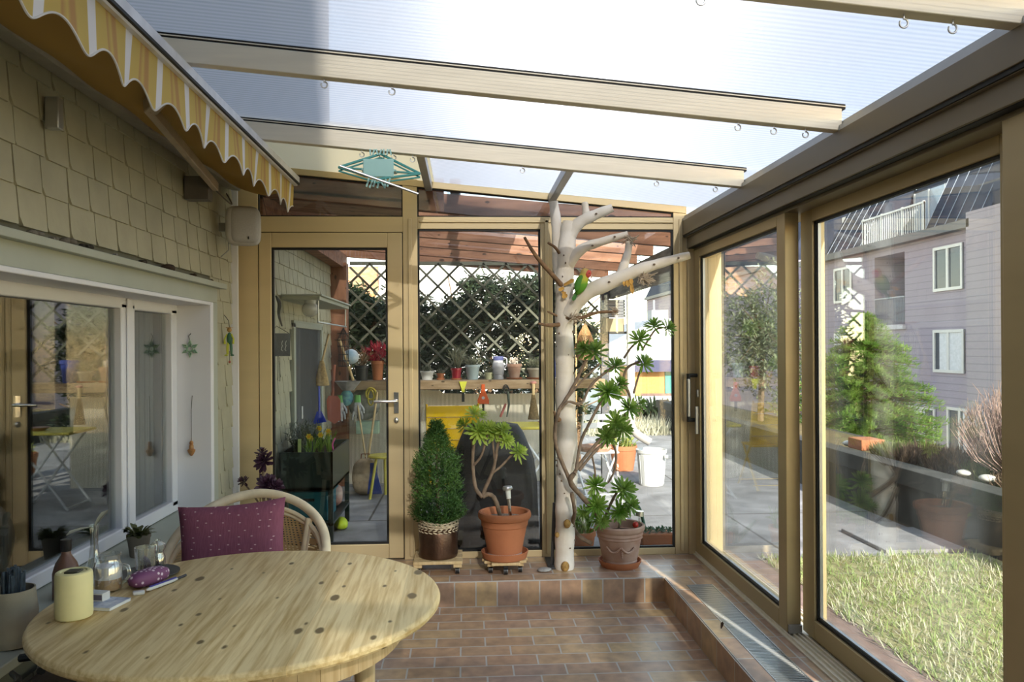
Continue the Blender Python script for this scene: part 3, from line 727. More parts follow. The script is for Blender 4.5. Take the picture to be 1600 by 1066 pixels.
# ------------------------------------------------------------------ window sill things
ZS = .607
M['stone'] = mat('grey_beige_stoneware', (.30, .27, .20), .75, 0, .15, 10, .2, .15)
c = (-1.42, 2.58, ZS)
g = T('stoneware_jar', 'grey stoneware jar holding a cut dark stem on the window sill', 'jar', c)
part('jar_body', MB().lathe([(0, 0), (.062, 0), (.070, .03), (.072, .10), (.066, .15), (.064, .172), (.060, .172), (.06, .15), (.064, .10), (0, .09)], c, 30, False), M['stone'], g)
st = MB()
for i in range(46):
    a = rnd.uniform(0, 2 * PI); r_ = rnd.uniform(0, .036); p = Vector((c[0] + r_ * math.cos(a), c[1] + r_ * math.sin(a), ZS + .10))
    st.tube([p, p + Vector((rnd.uniform(-.008, .008), rnd.uniform(-.008, .008), .13 + rnd.uniform(-.012, .012)))], .0045, 5)
part('dark_stems', st, mat('blue_black_stems', (.035, .055, .075), .6, 0, .4, 60), g)
M['brownglass'] = mat('brown_glass', (.045, .018, .008), .12, 0, .1, 3, .6)
c = (-1.47, 3.02, ZS)
bt = T('brown_bottle', 'brown stoneware bottle with dark neck behind the yellow lamp', 'bottle', c)
part('body', MB().lathe([(0, 0), (.043, 0), (.046, .01), (.046, .10), (.036, .135), (.017, .165), (.015, .18)], c, 24, False), mat('brown_glaze', (.16, .075, .045), .3), bt)
part('neck_cap', MB().lathe([(0, .178), (.017, .178), (.019, .184), (.019, .22), (.0, .222)], c, 20, False), mat('black_cap', (.02, .017, .015), .4), bt)
c = (-1.46, 3.22, ZS)
vz = T('glass_vase', 'slim clear glass vase with a pale leaf on the sill', 'vase', c)
part('glass_body', MB().lathe([(0, 0), (.034, 0), (.040, .01), (.038, .05), (.02, .10), (.014, .15), (.015, .21), (.019, .23), (.017, .23), (.012, .15)], c, 28, False), M['clear'], vz)
lv = MB()
lv.leaf((c[0], c[1], ZS + .22), (-.45, -.75, .15), .11, .035, bend=-.25); lv.leaf((c[0], c[1], ZS + .22), (.2, .7, .75), .09, .028, bend=-.2)
lv.tube([(c[0], c[1], ZS + .02), (c[0], c[1], ZS + .23)], .002, 5)
part('leaf_sprig', lv, leafmat('pale_sage_leaf', (.38, .37, .26), (.50, .48, .36), .2), vz)
c = (-1.45, 3.62, ZS)
pp = T('small_potted_plant', 'small potted plant with olive leaves on the sill behind the mill', 'plant', c)
part('pot', MB().lathe([(0, 0), (.036, 0), (.048, .085), (.051, .086), (.051, .10), (.045, .10), (.044, .085), (0, .085)], c, 24, False), mat('grey_clay', (.16, .14, .11), .8), pp)
lf = MB()
for i in range(60):
    a = rnd.uniform(0, 2 * PI); e_ = rnd.uniform(.1, 1.2)
    lf.leaf((c[0] + .02 * math.cos(a), c[1] + .02 * math.sin(a), ZS + .09 + rnd.uniform(0, .02)), (math.cos(a) * math.cos(e_), math.sin(a) * math.cos(e_), math.sin(e_)), rnd.uniform(.03, .055), .018, bend=-.3)
part('leaves', lf, leafmat('olive_leaf', (.08, .10, .035), (.17, .17, .07)), pp)
lf = MB()
for i in range(14):
    a = rnd.uniform(-.6, .6)
    lf.leaf((-1.40, 4.10 + rnd.uniform(-.02, .02), ZS - .003), (math.cos(a) * .4, math.sin(a), rnd.uniform(.05, .5)), rnd.uniform(.05, .09), .022, bend=-.4)
solo('leaf_rosette', 'low dark green leaf rosette on the sill left of the armchair', 'plant', lf, leafmat('dark_green_leaf', (.03, .08, .02), (.06, .14, .04)), (-1.4, 4.1, ZS - .008))

# bench, folding frame, board at lower left
M['leather'] = mat('dark_brown_leather', (.10, .075, .062), .5, 0, .15, 6, .4, .15, 25)
bn = T('storage_bench', 'brown upholstered bench below the window between the wall and the round table', 'bench', (-1.24, 2.3, 0))
part('upholstered_top', MB().b(-1.43, -1.06, 1.3, 2.98, .36, .46), M['leather'], bn, bevel=.025)
part('base', MB().b(-1.42, -1.09, 1.32, 2.95, 0, .36), mat('bench_base', (.10, .085, .07), .7), bn)
fm = T('folded_chair_frame', 'black folding frame with rubber foot leaning on the bench', 'frame', (-1.17, 2.2, .46))
part('tubes', MB().tube(spline([(-1.30, 2.36, .60), (-1.235, 2.26, .61), (-1.262, 2.10, .605), (-1.25, 2.06, .56), (-1.20, 2.08, .475)], 5), .009, 8).tube(spline([(-1.31, 2.42, .62), (-1.24, 2.40, .63), (-1.2, 2.32, .62)], 4), .012, 8), mat('black_tube', (.018, .02, .022), .35, .3), fm)
part('rubber_foot', MB().ell((-1.198, 2.08, .475), (.017, .017, .016)), M['gasket'], fm)
solo('white_board', 'white board corner lying on the sill in front of the stoneware jar', 'board', MB().box((-1.455, 2.40, ZS + .006), (.14, .14, .012), Matrix.Rotation(.25, 3, 'Z')), M['whitegloss'], (-1.455, 2.40, ZS), bevel=.003)

# ------------------------------------------------------------------ ornaments, speaker
st = MB()
cst = Vector((-1.528, 4.521, 1.525))
vs = []
def starpts(r1, r2, y): return [(cst.x + (r1 if i % 2 == 0 else r2) * math.sin(i * PI / 6), y, cst.z + (r1 if i % 2 == 0 else r2) * math.cos(i * PI / 6)) for i in range(12)]
so = T('hanging_star', 'small green and white openwork star hanging on the window reveal', 'ornament', cst)
for i in range(6):
    a = i * PI / 3
    st.tube([cst + Vector((0.02 * math.sin(a), 0, .02 * math.cos(a))), cst + Vector((.026 * math.sin(a + .26), 0, .026 * math.cos(a + .26))), cst + Vector((.046 * math.sin(a), 0, .046 * math.cos(a))), cst + Vector((.026 * math.sin(a - .26), 0, .026 * math.cos(a - .26)))], .0055, 6, True)
st.tube([cst + Vector((.015 * math.sin(a), 0, .015 * math.cos(a))) for a in [2 * PI * i / 16 for i in range(16)]], .004, 6, True)
part('star', st, mat('mint_beads', (.12, .26, .17), .5, 0, .3, 80, col2=(.35, .48, .34)), so)
part('hook', MB().tube(spline([cst + Vector((0, 0, .046)), cst + Vector((-.006, 0, .07)), cst + Vector((.003, .004, .082)), cst + Vector((0, .012, .088))], 4), .002, 5), M['gasket'], so)
sb = Vector((-1.52, 4.512, .98))
bo = T('hanging_figure', 'little brown figure on a long thread on the window reveal', 'ornament', sb)
part('thread', MB().tube([sb + Vector((0, 0, .03)), sb + Vector((0, 0, .20)), sb + Vector((.004, .006, .285))], .0018, 5), M['gasket'], bo)
part('body', MB().lathe([(0, -.05), (.008, -.045), (.019, -.025), (.022, -.015), (.012, -.008), (.012, .008), (.009, .014), (.011, .024), (.007, .034), (0, .036)], sb, 16, False), mat('painted_brown', (.28, .10, .03), .45, 0, .4, 60, col2=(.42, .24, .09)), bo)
fg = Vector((-1.405, 4.84, 1.57))
fo = T('hanging_frog_figure', 'green wooden jumping figure with dangling limbs on the shingles', 'ornament', fg)
gm = mat('frog_green', (.035, .12, .07), .5); ym = mat('lime_yellow', (.42, .45, .04), .5)
part('body', MB().ell(fg + Vector((0, 0, .015)), (.017, .013, .036)), gm, fo)
part('head', MB().ell(fg + Vector((0, 0, .066)), (.014, .016, .015)).b(fg.x - .016, fg.x + .016, fg.y - .018, fg.y + .018, fg.z + .077, fg.z + .081), mat('straw_brown', (.36, .22, .07), .6), fo)
for s in (-1, 1):
    part('arm', MB().tube([fg + Vector((s * .013, -.003, .04)), fg + Vector((s * .026, -.008, .01)), fg + Vector((s * .024, -.01, -.018))], [.005, .005, .007], 8), ym, fo)
    part('leg', MB().tube([fg + Vector((s * .008, 0, -.01)), fg + Vector((s * .011, -.002, -.045)), fg + Vector((s * .011, 0, -.08))], [.008, .008, .007], 8).ell(fg + Vector((s * .017, -.006, -.085)), (.012, .009, .005)), ym if s < 0 else gm, fo)
part('cord', MB().tube([fg + Vector((0, 0, .08)), fg + Vector((-.004, 0, .12)), fg + Vector((-.03, 0, .155))], .002, 5), M['gasket'], fo)
part('pull_cord', MB().tube([fg + Vector((0, 0, -.06)), fg + Vector((0, 0, -.12))], .0015, 5), M['gasket'], fo)
part('bead', MB().ell(fg + Vector((0, 0, -.125)), (.007, .007, .008)), mat('red_bead', (.30, .06, .04), .4), fo)
sc_ = Vector((-1.295, 4.75, 2.24))
so = T('wall_speaker', 'white rounded outdoor speaker on the shingled wall', 'speaker', (-1.30, 4.75, 2.13))
Rs = Matrix.Rotation(math.radians(10), 3, 'Z')
part('cabinet', MB().ell(sc_, (.098, .075, .113), Rs, 32, 20, .45), mat('speaker_grey_white', (.50, .49, .47), .5, 0, .03), so, 50)
part('grille', MB().ell(sc_ + Rs @ Vector((.012, -.02, 0)), (.082, .062, .106), Rs, 32, 20, .4), mat('speaker_grille', (.40, .39, .37), .65, 0, .06, 120), so, 50)
part('badge', MB().box(sc_ + Rs @ Vector((.035, -.082, -.078)), (.008, .003, .016), Rs), mat('dark_badge', (.04, .04, .04), .4), so)
part('bracket', MB().box((-1.41, 4.80, 2.24), (.075, .03, .05)).tube([(-1.39, 4.78, 2.18), (-1.38, 4.75, 2.10), (-1.425, 4.75, 2.06)], .004, 6), mat('grey_bracket', (.33, .34, .32), .5), so)
# debris on the ledge
for i, (y, r_) in enumerate(((2.72, .022), (2.86, .018), (2.95, .030), (3.10, .022), (3.34, .016), (3.62, .02), (3.92, .034), (4.27, .020), (4.58, .015))):
    d = MB()
    for k in range(5 if r_ > .018 else 3):
        d.ell((-1.425 + rnd.uniform(-.012, .012), y + rnd.uniform(-r_, r_), 1.902 + r_ * .35), (r_ * rnd.uniform(.4, .7), r_ * rnd.uniform(.5, 1), r_ * rnd.uniform(.35, .6)), Matrix.Rotation(rnd.uniform(0, 3), 3, 'Z'), 8, 6)
    lab = ['dusty grey clump on the window ledge, nearest the wall clip', 'small grey lump on the ledge just beyond the dusty clump', 'mossy grey stone clump on the ledge beside the dark chip', 'dark bark chip lying on the window ledge', 'pale pebble pair on the window ledge', 'small dark seed husk on the ledge middle', 'largest dark brown pine cone piece on the ledge', 'brown cone scrap just beyond the large cone piece', 'smallest brown lump on the ledge, nearest the speaker'][i]
    solo('ledge_pebble' if i in (0, 1, 2, 4) else 'cone_scrap', lab, 'pebble' if i in (0, 1, 2, 4) else 'pine cone', d, mat('dry_bits_%d' % i, ((.14, .13, .11), (.15, .14, .12), (.13, .12, .10), (.03, .028, .022), (.2, .19, .17), (.04, .035, .028), (.035, .022, .014), (.04, .026, .016), (.07, .055, .03))[i], .9, 0, .4, 40), (-1.425, y, 1.9), smooth=50)

# ------------------------------------------------------------------ awning
def stripemat(name, trans):
    m, n, l = nodes_of(name)
    tc = n.new('ShaderNodeTexCoord'); s = n.new('ShaderNodeSeparateXYZ'); l.new(tc.outputs['Object'], s.inputs[0])
    a = n.new('ShaderNodeMath'); a.operation = 'MULTIPLY_ADD'; a.inputs[1].default_value = 4.0; a.inputs[2].default_value = 40; l.new(s.outputs[1], a.inputs[0])
    fr_ = n.new('ShaderNodeMath'); fr_.operation = 'FRACT'; l.new(a.outputs[0], fr_.inputs[0])
    Y, O, W = (.60, .45, .15), (.50, .30, .13), (.80, .79, .82)
    c = ramp(n, l, fr_.outputs[0], [(0, W), (.09, W), (.10, Y), (.33, Y), (.36, O), (.44, Y), (.50, O), (.58, O), (.63, Y), (.89, Y), (.905, W), (1, W)], 'LINEAR')
    b_ = bsdf(n, l, c, .85, 0, .1); t_ = n.new('ShaderNodeBsdfTranslucent'); l.new(c, t_.inputs[0])
    x = n.new('ShaderNodeMixShader'); x.inputs[0].default_value = trans; l.new(b_.outputs[0], x.inputs[1]); l.new(t_.outputs[0], x.inputs[2]); out_to(n, l, x.outputs[0]); return m
AX, AY0, AY1, AZ = -1.02, .75, 4.83, 2.513
aw = T('awning', 'retracted awning with scalloped yellow and white valance on the shingled wall', 'awning', (-1.25, 3.0, 2.5))
M['stripe'] = stripemat('striped_awning_cloth', .12)
va = MB(); n_ = int((AY1 - AY0) / .0125); vs = []
for i in range(n_ + 1):
    y = AY1 - i * .0125
    ph = ((y - 4.83) / .25)
    zb = 2.375 - .030 - .030 * math.cos(2 * PI * (ph + .5)) * -1
    zb = 2.345 + .028 * math.cos(2 * PI * ph + 0)
    for k in range(5):
        tt = k / 4
        vs.append((AX + .010 * math.sin(y * 9) * tt + .006 * math.sin(2 * PI * ph) * tt, y, lerp(AZ - .012, zb, tt)))
va.add(vs, [(i * 5 + k, (i + 1) * 5 + k, (i + 1) * 5 + k + 1, i * 5 + k + 1) for i in range(n_) for k in range(4)])
vp = part('valance', va, M['stripe'], aw, 80)
hem = MB().tube([Vector(vs[i * 5 + 4]) for i in range(0, n_ + 1)], .0035, 5)
part('hem', hem, mat('white_hem', (.66, .64, .62), .8), vp, 60)
part('front_bar', MB().prism([(AX - .02, AZ - .018), (AX + .018, AZ - .018), (AX + .032, AZ + .0), (AX + .032, AZ + .034), (AX + .0, AZ + .042), (AX - .02, AZ + .03)], 1, AY0, AY1 + .01), mat('light_grey_aluminium', (.66, .66, .70), .35, .1), aw, 20)
part('bar_groove', MB().b(AX + .0185, AX + .0335, AY0, AY1 + .008, AZ - .012, AZ - .001), M['gasket'], aw, 0)
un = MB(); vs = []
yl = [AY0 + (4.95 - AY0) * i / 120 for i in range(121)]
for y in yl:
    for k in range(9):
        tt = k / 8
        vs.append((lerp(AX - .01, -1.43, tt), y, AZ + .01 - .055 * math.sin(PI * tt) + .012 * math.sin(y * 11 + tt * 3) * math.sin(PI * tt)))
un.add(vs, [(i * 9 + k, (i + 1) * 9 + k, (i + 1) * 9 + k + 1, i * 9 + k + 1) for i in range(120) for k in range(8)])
part('canopy_cloth', un, clothmat('shaded_awning_underside', (.36, .22, .06), .1), aw, 80)  # underside of the striped cloth, its shade put into the brown colour
part('cassette', MB().prism([(-1.45, 2.50), (-1.38, 2.49), (-1.36, 2.53), (-1.38, 2.57), (-1.45, 2.58)], 1, AY0, 4.98), mat('awning_box', (.30, .29, .26), .5), aw)
ar = MB().bar((-1.18, 3.05, 2.43), (-1.30, 4.25, 2.37), .03, .045).bar((-1.10, 2.98, 2.455), (-1.18, 3.07, 2.43), .05, .05)
part('folding_arm', ar, mat('arm_beige', (.36, .28, .19), .5), aw, bevel=.004)
part('arm_bracket', MB().b(-1.45, -1.33, 4.22, 4.30, 2.30, 2.42).tube(spline([(-1.40, 4.35, 2.44), (-1.34, 4.55, 2.36), (-1.36, 4.75, 2.37), (-1.42, 4.85, 2.45)], 5), .004, 6), mat('arm_joint', (.12, .11, .10), .5), aw)
lb = MB().b(-1.447, -1.40, 2.84, 2.88, 2.29, 2.40)
solo('wall_clip', 'small grey metal clip on the shingles under the awning', 'clip', lb, M['alu'], (-1.43, 2.86, 2.29), bevel=.004)

# ------------------------------------------------------------------ hooks, clothes dryer
def hook(x, y, z, first=[None], lab=''):
    if first[0] is None:
        m = MB().tube([(x, y, z + .012), (x, y, z - .012)], .0022, 6)
        m.tube([(x + .011 * math.sin(a), y + .003 * math.sin(a / 2), z - .023 + .011 * math.cos(a)) for a in [-.2 + 5.4 * i / 16 for i in range(17)]], .0028, 6)
        o = solo('screw_hook', lab, 'hook', m, M['steel'], (x, y, z), 'screw hooks under the roof rafters', smooth=60); first[0] = o
    else: dup(first[0], (x, y, z), lab)
HK = [(-.52, 2, 'under the second rafter, nearest the awning'), (-.27, 2, 'under the second rafter, second from the awning'), (1.045, 2, 'under the second rafter, third from the header'), (1.185, 2, 'under the second rafter, second from the header'), (1.31, 2, 'under the header end of the second rafter'),
      (.295, 3, 'under the third rafter left of the trunk strut'), (.99, 3, 'under the third rafter right of the tree trunk'), (1.30, 3, 'under the header end of the third rafter'), (-.265, 3, 'under the third rafter at the left strut'),
      (.60, 1, 'under the middle of the nearest rafter'), (1.13, 1, 'under the nearest rafter towards the header'), (1.26, 1, 'under the header end of the nearest rafter'), (-.36, 3, 'between green dryer and grey strut'), (-.42, 3, 'above the green dryer on the strut side'), (-.52, 3, 'above the green dryer on the awning side')]
for x, k, lab in HK:
    y = ys[3 + k - 1] + .02
    hook(x, y, roofz(x) - .105, lab='screw hook ' + lab)
dc = Vector((-.425, 4.02, 2.42))
dr = T('folding_laundry_dryer', 'turquoise folding laundry dryer hanging under the roof rafter', 'dryer', dc)
tq = mat('turquoise_plastic', (.06, .27, .25), .45, 0, .05); tql = mat('pale_turquoise', (.30, .52, .49), .4, 0, .04)
L_, Rr, U, D = dc + Vector((-.20, -.02, .0)), dc + Vector((.20, .02, -.02)), dc + Vector((.0, .05, .085)), dc + Vector((.0, -.08, -.07))
fr = MB()
for a, b2 in ((L_, U), (U, Rr), (Rr, D), (D, L_)):
    fr.bar(a, b2, .016, .012); fr.bar(a + Vector((0, 0, -.018)), b2 + Vector((0, 0, -.018)), .010, .008)
fr.bar(L_, Rr, .012, .01)
part('rhombus_frame', fr, tq, dr, bevel=.003)
part('cover_plate', MB().prism([(dc.x - .085, dc.y - .05), (dc.x + .085, dc.y - .035), (dc.x + .085, dc.y + .03), (dc.x, dc.y + .05), (dc.x - .085, dc.y + .02)], 2, dc.z - .022, dc.z - .01).b(dc.x - .075, dc.x + .075, dc.y - .06, dc.y - .052, dc.z - .055, dc.z + .035), tql, dr, bevel=.004)
for i in range(7):
    x = dc.x - .05 + i * .017; part('clothes_peg', MB().box((x, dc.y - .075, dc.z - .085 - .006 * (i % 2)), (.008, .012, .045), Matrix.Rotation(rnd.uniform(-.5, .5), 3, 'Y')), tql, dr)
for i in range(7):
    x = dc.x - .05 + i * .017; part('clothes_peg', MB().box((x, dc.y + .035, dc.z + .09), (.007, .01, .03), Matrix.Rotation(rnd.uniform(-.4, .4), 3, 'Y')), tql, dr)
part('hanger_hook', MB().tube(spline([dc + Vector((-.03, .05, .09)), dc + Vector((-.03, .06, .13)), dc + Vector((-.03, .05, .16))], 4), .003, 6), M['steel'], dr)
part('hanger_hook', MB().tube(spline([dc + Vector((.04, .05, .09)), dc + Vector((.04, .06, .13)), dc + Vector((.04, .05, .15))], 4), .003, 6), M['steel'], dr)
solo('steel_rod', 'straight steel rod hanging slanted below the turquoise dryer', 'rod', MB().tube([(-.60, 3.88, 2.40), (-.228, 3.92, 2.275)], .0065, 10), M['alu'], (-.42, 4.02, 2.29))
# ------------------------------------------------------------------ floor grate in the curb
GX0, GX1, GY1 = 1.258, 1.410, 4.525
gr = T('floor_grate', 'grey aluminium convector grate set into the tiled curb', 'grate', (1.334, 3.2, HP))
gf = MB(); 
gf.b(GX0, GX0 + .006, 1.3, GY1, HP - .02, HP + .001); gf.b(GX1 - .006, GX1, 1.3, GY1, HP - .02, HP + .001); gf.b(GX0, GX1, GY1 - .006, GY1, HP - .02, HP + .001)
part('grate_frame', gf, M['alu'], gr, 0)
gs = MB(); y = 1.31
while y < GY1 - .008: gs.b(GX0 + .006, GX1 - .006, y, y + .0085, HP - .016, HP - .001); y += .0165
part('slat_panel', gs, mat('grate_aluminium', (.46, .47, .46), .35, .6, .04), gr, 0)
solo('dead_leaf', 'tiny dark leaf on the curb beside the grate', 'leaf', MB().leaf((1.225, 3.80, HP + .004), (.6, .8, .35), .03, .016, bend=.6), mat('dead_leaf', (.05, .025, .012), .8), (1.225, 3.8, HP))

# ------------------------------------------------------------------ pots and plants on the step
M['terra'] = mat('terracotta', (.44, .165, .075), .72, 0, .10, 7, .25, .08, 60)
M['terra_old'] = mat('weathered_terracotta', (.36, .20, .14), .85, 0, .25, 9, .15, .12, 50, col2=(.50, .36, .29))
M['soil'] = mat('potting_soil', (.045, .03, .02), .95, 0, .5, 60, .1, .5, 80)
M['needle'] = leafmat('spruce_needles', (.035, .10, .022), (.11, .22, .05), .15, .5, 7)
M['bark'] = mat('grey_brown_stem', (.20, .145, .10), .8, 0, .25, 30, .2, .3, 60)
M['rosette'] = leafmat('aeonium_light_leaf', (.27, .42, .05), (.52, .62, .14), .4, .4, 16)
M['rosette_dark'] = leafmat('aeonium_green_leaf', (.09, .21, .02), (.28, .41, .09), .3, .35, 14)
M['castor'] = mat('black_castor', (.012, .012, .012), .4)
def castor(p, x, y, z0, r=.022):
    c_ = MB().tube([(x - .011, y, z0 + r), (x + .011, y, z0 + r)], r, 18).b(x - .014, x + .014, y - .008, y + .012, z0 + r, z0 + 2 * r + .012)
    o = part('castor', c_, M['castor'], p, 40)
    part('wheel_rim', MB().tube([(x - .0125, y, z0 + r), (x - .0105, y, z0 + r)], r * .72, 16), M['whitegloss'], o, 40)
    part('wheel_rim', MB().tube([(x + .0105, y, z0 + r), (x + .0125, y, z0 + r)], r * .72, 16), M['whitegloss'], o, 40)
# dwarf spruce
c = Vector((-.178, 4.965, 0))
dl = T('wooden_plant_dolly', 'square wooden plant dolly under the dwarf spruce', 'dolly', (c.x, c.y, HP))
dm = MB()
for i in range(3): dm.b(c.x - .148, c.x + .148, c.y - .14 + i * .095, c.y - .14 + i * .095 + .09, .213, .232)
part('slats', dm, M['pineedge'], dl, bevel=.003)
part('cross_bar', MB().b(c.x - .145, c.x - .095, c.y - .14, c.y + .14, .195, .213), M['pineedge'], dl)
part('cross_bar', MB().b(c.x + .095, c.x + .145, c.y - .14, c.y + .14, .195, .213), M['pineedge'], dl)
for sx in (-.118, .118):
    for sy in (-.105, .11): castor(dl, c.x + sx, c.y + sy, HP, .0215)
cpz = .232
cp = T('copper_planter', 'dark hammered copper planter with wicker rim on the square dolly', 'planter', (c.x, c.y, cpz))
part('pot_body', MB().lathe([(0, 0), (.112, 0), (.118, .006), (.121, .02), (.121, .155), (.118, .162), (.121, .168), (.122, .185), (.118, .188), (.116, .17), (.114, .1), (0, .1)], (c.x, c.y, cpz), 48, False), mat('aged_copper', (.105, .058, .036), .34, .75, .35, 9, .5, .12, 90), cp)
wk = MB()
for k in range(5):
    for ph in (0, 1):
        pts = []
        for i in range(72):
            a = 2 * PI * i / 72; w_ = math.sin(a * 12 + ph * PI + k * PI)
            r_ = .114 + k * .0022 + .007 * w_; pts.append((c.x + r_ * math.cos(a), c.y + r_ * math.sin(a), cpz + .165 + k * .0155 + .004 * math.cos(a * 12 + ph * PI) + .010 * math.sin(a * 2 + 1) * k / 4))
        wk.tube(pts, .0042, 6, True)
part('wicker_rim', wk, mat('willow_wicker', (.52, .43, .29), .7, 0, .3, 25), cp, 60)
part('soil', MB().lathe([(0, .15), (.113, .15), (.113, .158), (0, .165)], (c.x, c.y, cpz), 24, False), M['soil'], cp)
ds = T('dwarf_spruce', 'small conical dwarf spruce growing in the copper planter', 'spruce', (c.x, c.y, cpz + .16))
part('stem', MB().tube([(c.x, c.y, cpz + .14), (c.x - .003, c.y, .75), (c.x - .01, c.y, 1.07)], [.012, .008, .003], 8), M['bark'], ds)
nd = MB(); br = MB()
z0, z1 = cpz + .20, 1.06
for k in range(2700):
    tt = rnd.random() ** 1.25
    z = lerp(z0, z1 - .01, tt)
    if tt < .68: rad = lerp(.152, .122, tt / .68) * (1 - .35 * max(0, (.1 - tt) / .1))
    elif tt < .74: rad = lerp(.125, .075, (tt - .68) / .06)
    else: rad = lerp(.075, .004, (tt - .74) / .26)
    rad *= rnd.uniform(.82, 1.08) * (1 + .08 * math.sin(z * 40 + 1))
    a = rnd.uniform(0, 2 * PI); r_ = rad * (rnd.random() ** .35)
    p = Vector((c.x - .008 * tt + r_ * math.cos(a), c.y + r_ * math.sin(a), z))
    d = Vector((math.cos(a), math.sin(a), rnd.uniform(.35, 1.3))).normalized(); ln = rnd.uniform(.03, .05)
    for q in range(9):
        s_ = q / 9; dv = (d * .55 + rvec(1).normalized() * .8).normalized()
        nd.blade(p + d * ln * s_, dv, rnd.uniform(.012, .019), .0042)
nd_o = part('needles', nd, M['needle'], ds, 0)

def rosette(mb, c, nrm, r, n=34, w=.30):
    c = Vector(c); nrm = Vector(nrm).normalized(); u = nrm.orthogonal().normalized(); v = nrm.cross(u)
    for i in range(n):
        a = i * 2.39996 + rnd.uniform(-.1, .1); k = i / n
        e = lerp(1.25, -.18, k ** .8)
        d = (u * math.cos(a) + v * math.sin(a)) * math.cos(e) + nrm * math.sin(e)
        L = r * lerp(.35, 1.0, k ** .6) * rnd.uniform(.9, 1.08)
        mb.leaf(c + nrm * (.012 * (1 - k)) - nrm * .02 * k, d, L, L * w, up=nrm, bend=rnd.uniform(-.05, .18), tip=.25, base=.22, fold=.12)
def stem(mb, pts, r0, r1, n=5):
    P = spline(pts, n); k = len(P) - 1
    mb.tube(P, [lerp(r0, r1, i / k) * (1 + .10 * math.sin(i * 2.1)) for i in range(k + 1)], 8)

# terracotta pot with branching aeonium
c = Vector((.232, 4.93, 0))
rd = T('round_plant_dolly', 'round wooden plant dolly under the orange terracotta pot', 'dolly', (c.x, c.y, HP))
rp = MB()
for i in range(-2, 3):
    hw = math.sqrt(.14 ** 2 - (i * .055) ** 2); rp.b(c.x - hw, c.x + hw, c.y + i * .055 - .025, c.y + i * .055 + .025, .206, .222)
part('slats', rp, M['pineedge'], rd, bevel=.003)
part('cross_bar', MB().b(c.x - .11, c.x - .07, c.y - .1, c.y + .1, .194, .206), M['pineedge'], rd)
part('cross_bar', MB().b(c.x + .07, c.x + .11, c.y - .1, c.y + .1, .194, .206), M['pineedge'], rd)
for dx, dy in ((-.09, -.07), (.09, -.07), (0, -.115), (0, .1)): castor(rd, c.x + dx, c.y + dy, HP, .021)
ss = solo('terracotta_saucer', 'wide terracotta saucer on the round dolly', 'saucer', MB().lathe([(0, 0), (.125, 0), (.135, .006), (.146, .045), (.140, .047), (.128, .012), (0, .012)], (c.x, c.y, .222), 48, False), M['terra'], (c.x, c.y, .222))
tp_ = T('terracotta_pot', 'smooth orange terracotta pot with thick rim on the round dolly', 'pot', (c.x, c.y, .236))
part('pot_body', MB().lathe([(0, 0), (.098, 0), (.104, .006), (.116, .08), (.138, .185), (.143, .19), (.147, .225), (.143, .228), (.156, .23), (.163, .24), (.165, .258), (.160, .272), (.150, .276), (.142, .270), (.138, .24), (.135, .22), (0, .22)], (c.x, c.y, .236), 56, False), M['terra'], tp_)
part('white_foot', MB().lathe([(.097, 0), (.1055, 0), (.1075, .03), (.106, .032)], (c.x, c.y, .2362), 48, False), mat('lime_deposit', (.55, .47, .42), .9, 0, .2, 40), tp_)
part('soil', MB().lathe([(0, .226), (.134, .226), (.136, .23), (0, .238)], (c.x, c.y, .236), 30, False), mat('gravel_soil', (.32, .27, .22), .95, 0, .4, 70, .1, .5, 80), tp_)
ae = T('tree_aeonium', 'branching aeonium with light green rosettes in the orange terracotta pot', 'succulent', (c.x, c.y, .46))
P0 = Vector((.205, 4.91, .47)); J1 = Vector((.165, 4.90, .60)); J0 = Vector((.096, 4.90, .605))
sm = MB()
stem(sm, [P0, (.19, 4.90, .54), J1, (.13, 4.90, .62), J0], .013, .015)
stem(sm, [J0, (.055, 4.9, .66), (.038, 4.91, .80), (.045, 4.91, .98), (.05, 4.91, 1.06)], .013, .009)
stem(sm, [(.044, 4.905, .80), (.09, 4.89, .86), (.125, 4.88, .98), (.13, 4.88, 1.02)], .008, .006)
stem(sm, [J0, (.115, 4.90, .66), (.165, 4.89, .78), (.19, 4.89, .92), (.215, 4.88, .99)], .013, .008)
stem(sm, [(.155, 4.895, .75), (.21, 4.90, .79), (.28, 4.91, .86), (.305, 4.91, .875)], .008, .006)
stem(sm, [(.038, 4.91, .90), (.02, 4.93, 1.0), (-.02, 4.94, 1.04)], .006, .004)
stem(sm, [(.17, 4.89, .84), (.16, 4.90, .95), (.165, 4.92, 1.0)], .006, .005)
part('stems', sm, M['bark'], ae, 60)
for p, nn, r_ in (((.05, 4.91, 1.12), (0, -.4, 1), .085), ((.075, 4.88, 1.01), (.2, -.9, .6), .105), ((-.02, 4.94, 1.05), (-.6, -.4, .6), .07), ((.135, 4.88, 1.03), (.1, -.8, .6), .075), ((.175, 4.90, 1.0), (0, -.9, .5), .085), ((.225, 4.88, 1.02), (.4, -.6, .8), .08), ((.245, 4.87, .955), (.4, -.9, .3), .07), ((.325, 4.90, .88), (.7, -.7, .5), .08), ((.10, 4.93, 1.10), (.3, .1, 1), .06)):
    m = MB(); rosette(m, p, nn, r_ * .92, 46, .21); part('leaf_rosette', m, M['rosette'], ae, 0)
sl_ = T('solar_stake_light', 'steel solar stake light standing in the orange terracotta pot', 'lamp', (.268, 4.86, .45))
part('stake', MB().tube([(.268, 4.86, .45), (.255, 4.86, .60)], .010, 10), M['chrome'], sl_)
part('diffuser', MB().tube([(.2545, 4.86, .60), (.249, 4.86, .655)], [.014, .017], 14), mat('frosted_diffuser', (.62, .64, .60), .3), sl_)
part('cap', MB().tube([(.249, 4.86, .655), (.2475, 4.86, .665), (.2465, 4.86, .675)], [.03, .031, .026], 20), M['steel'], sl_)

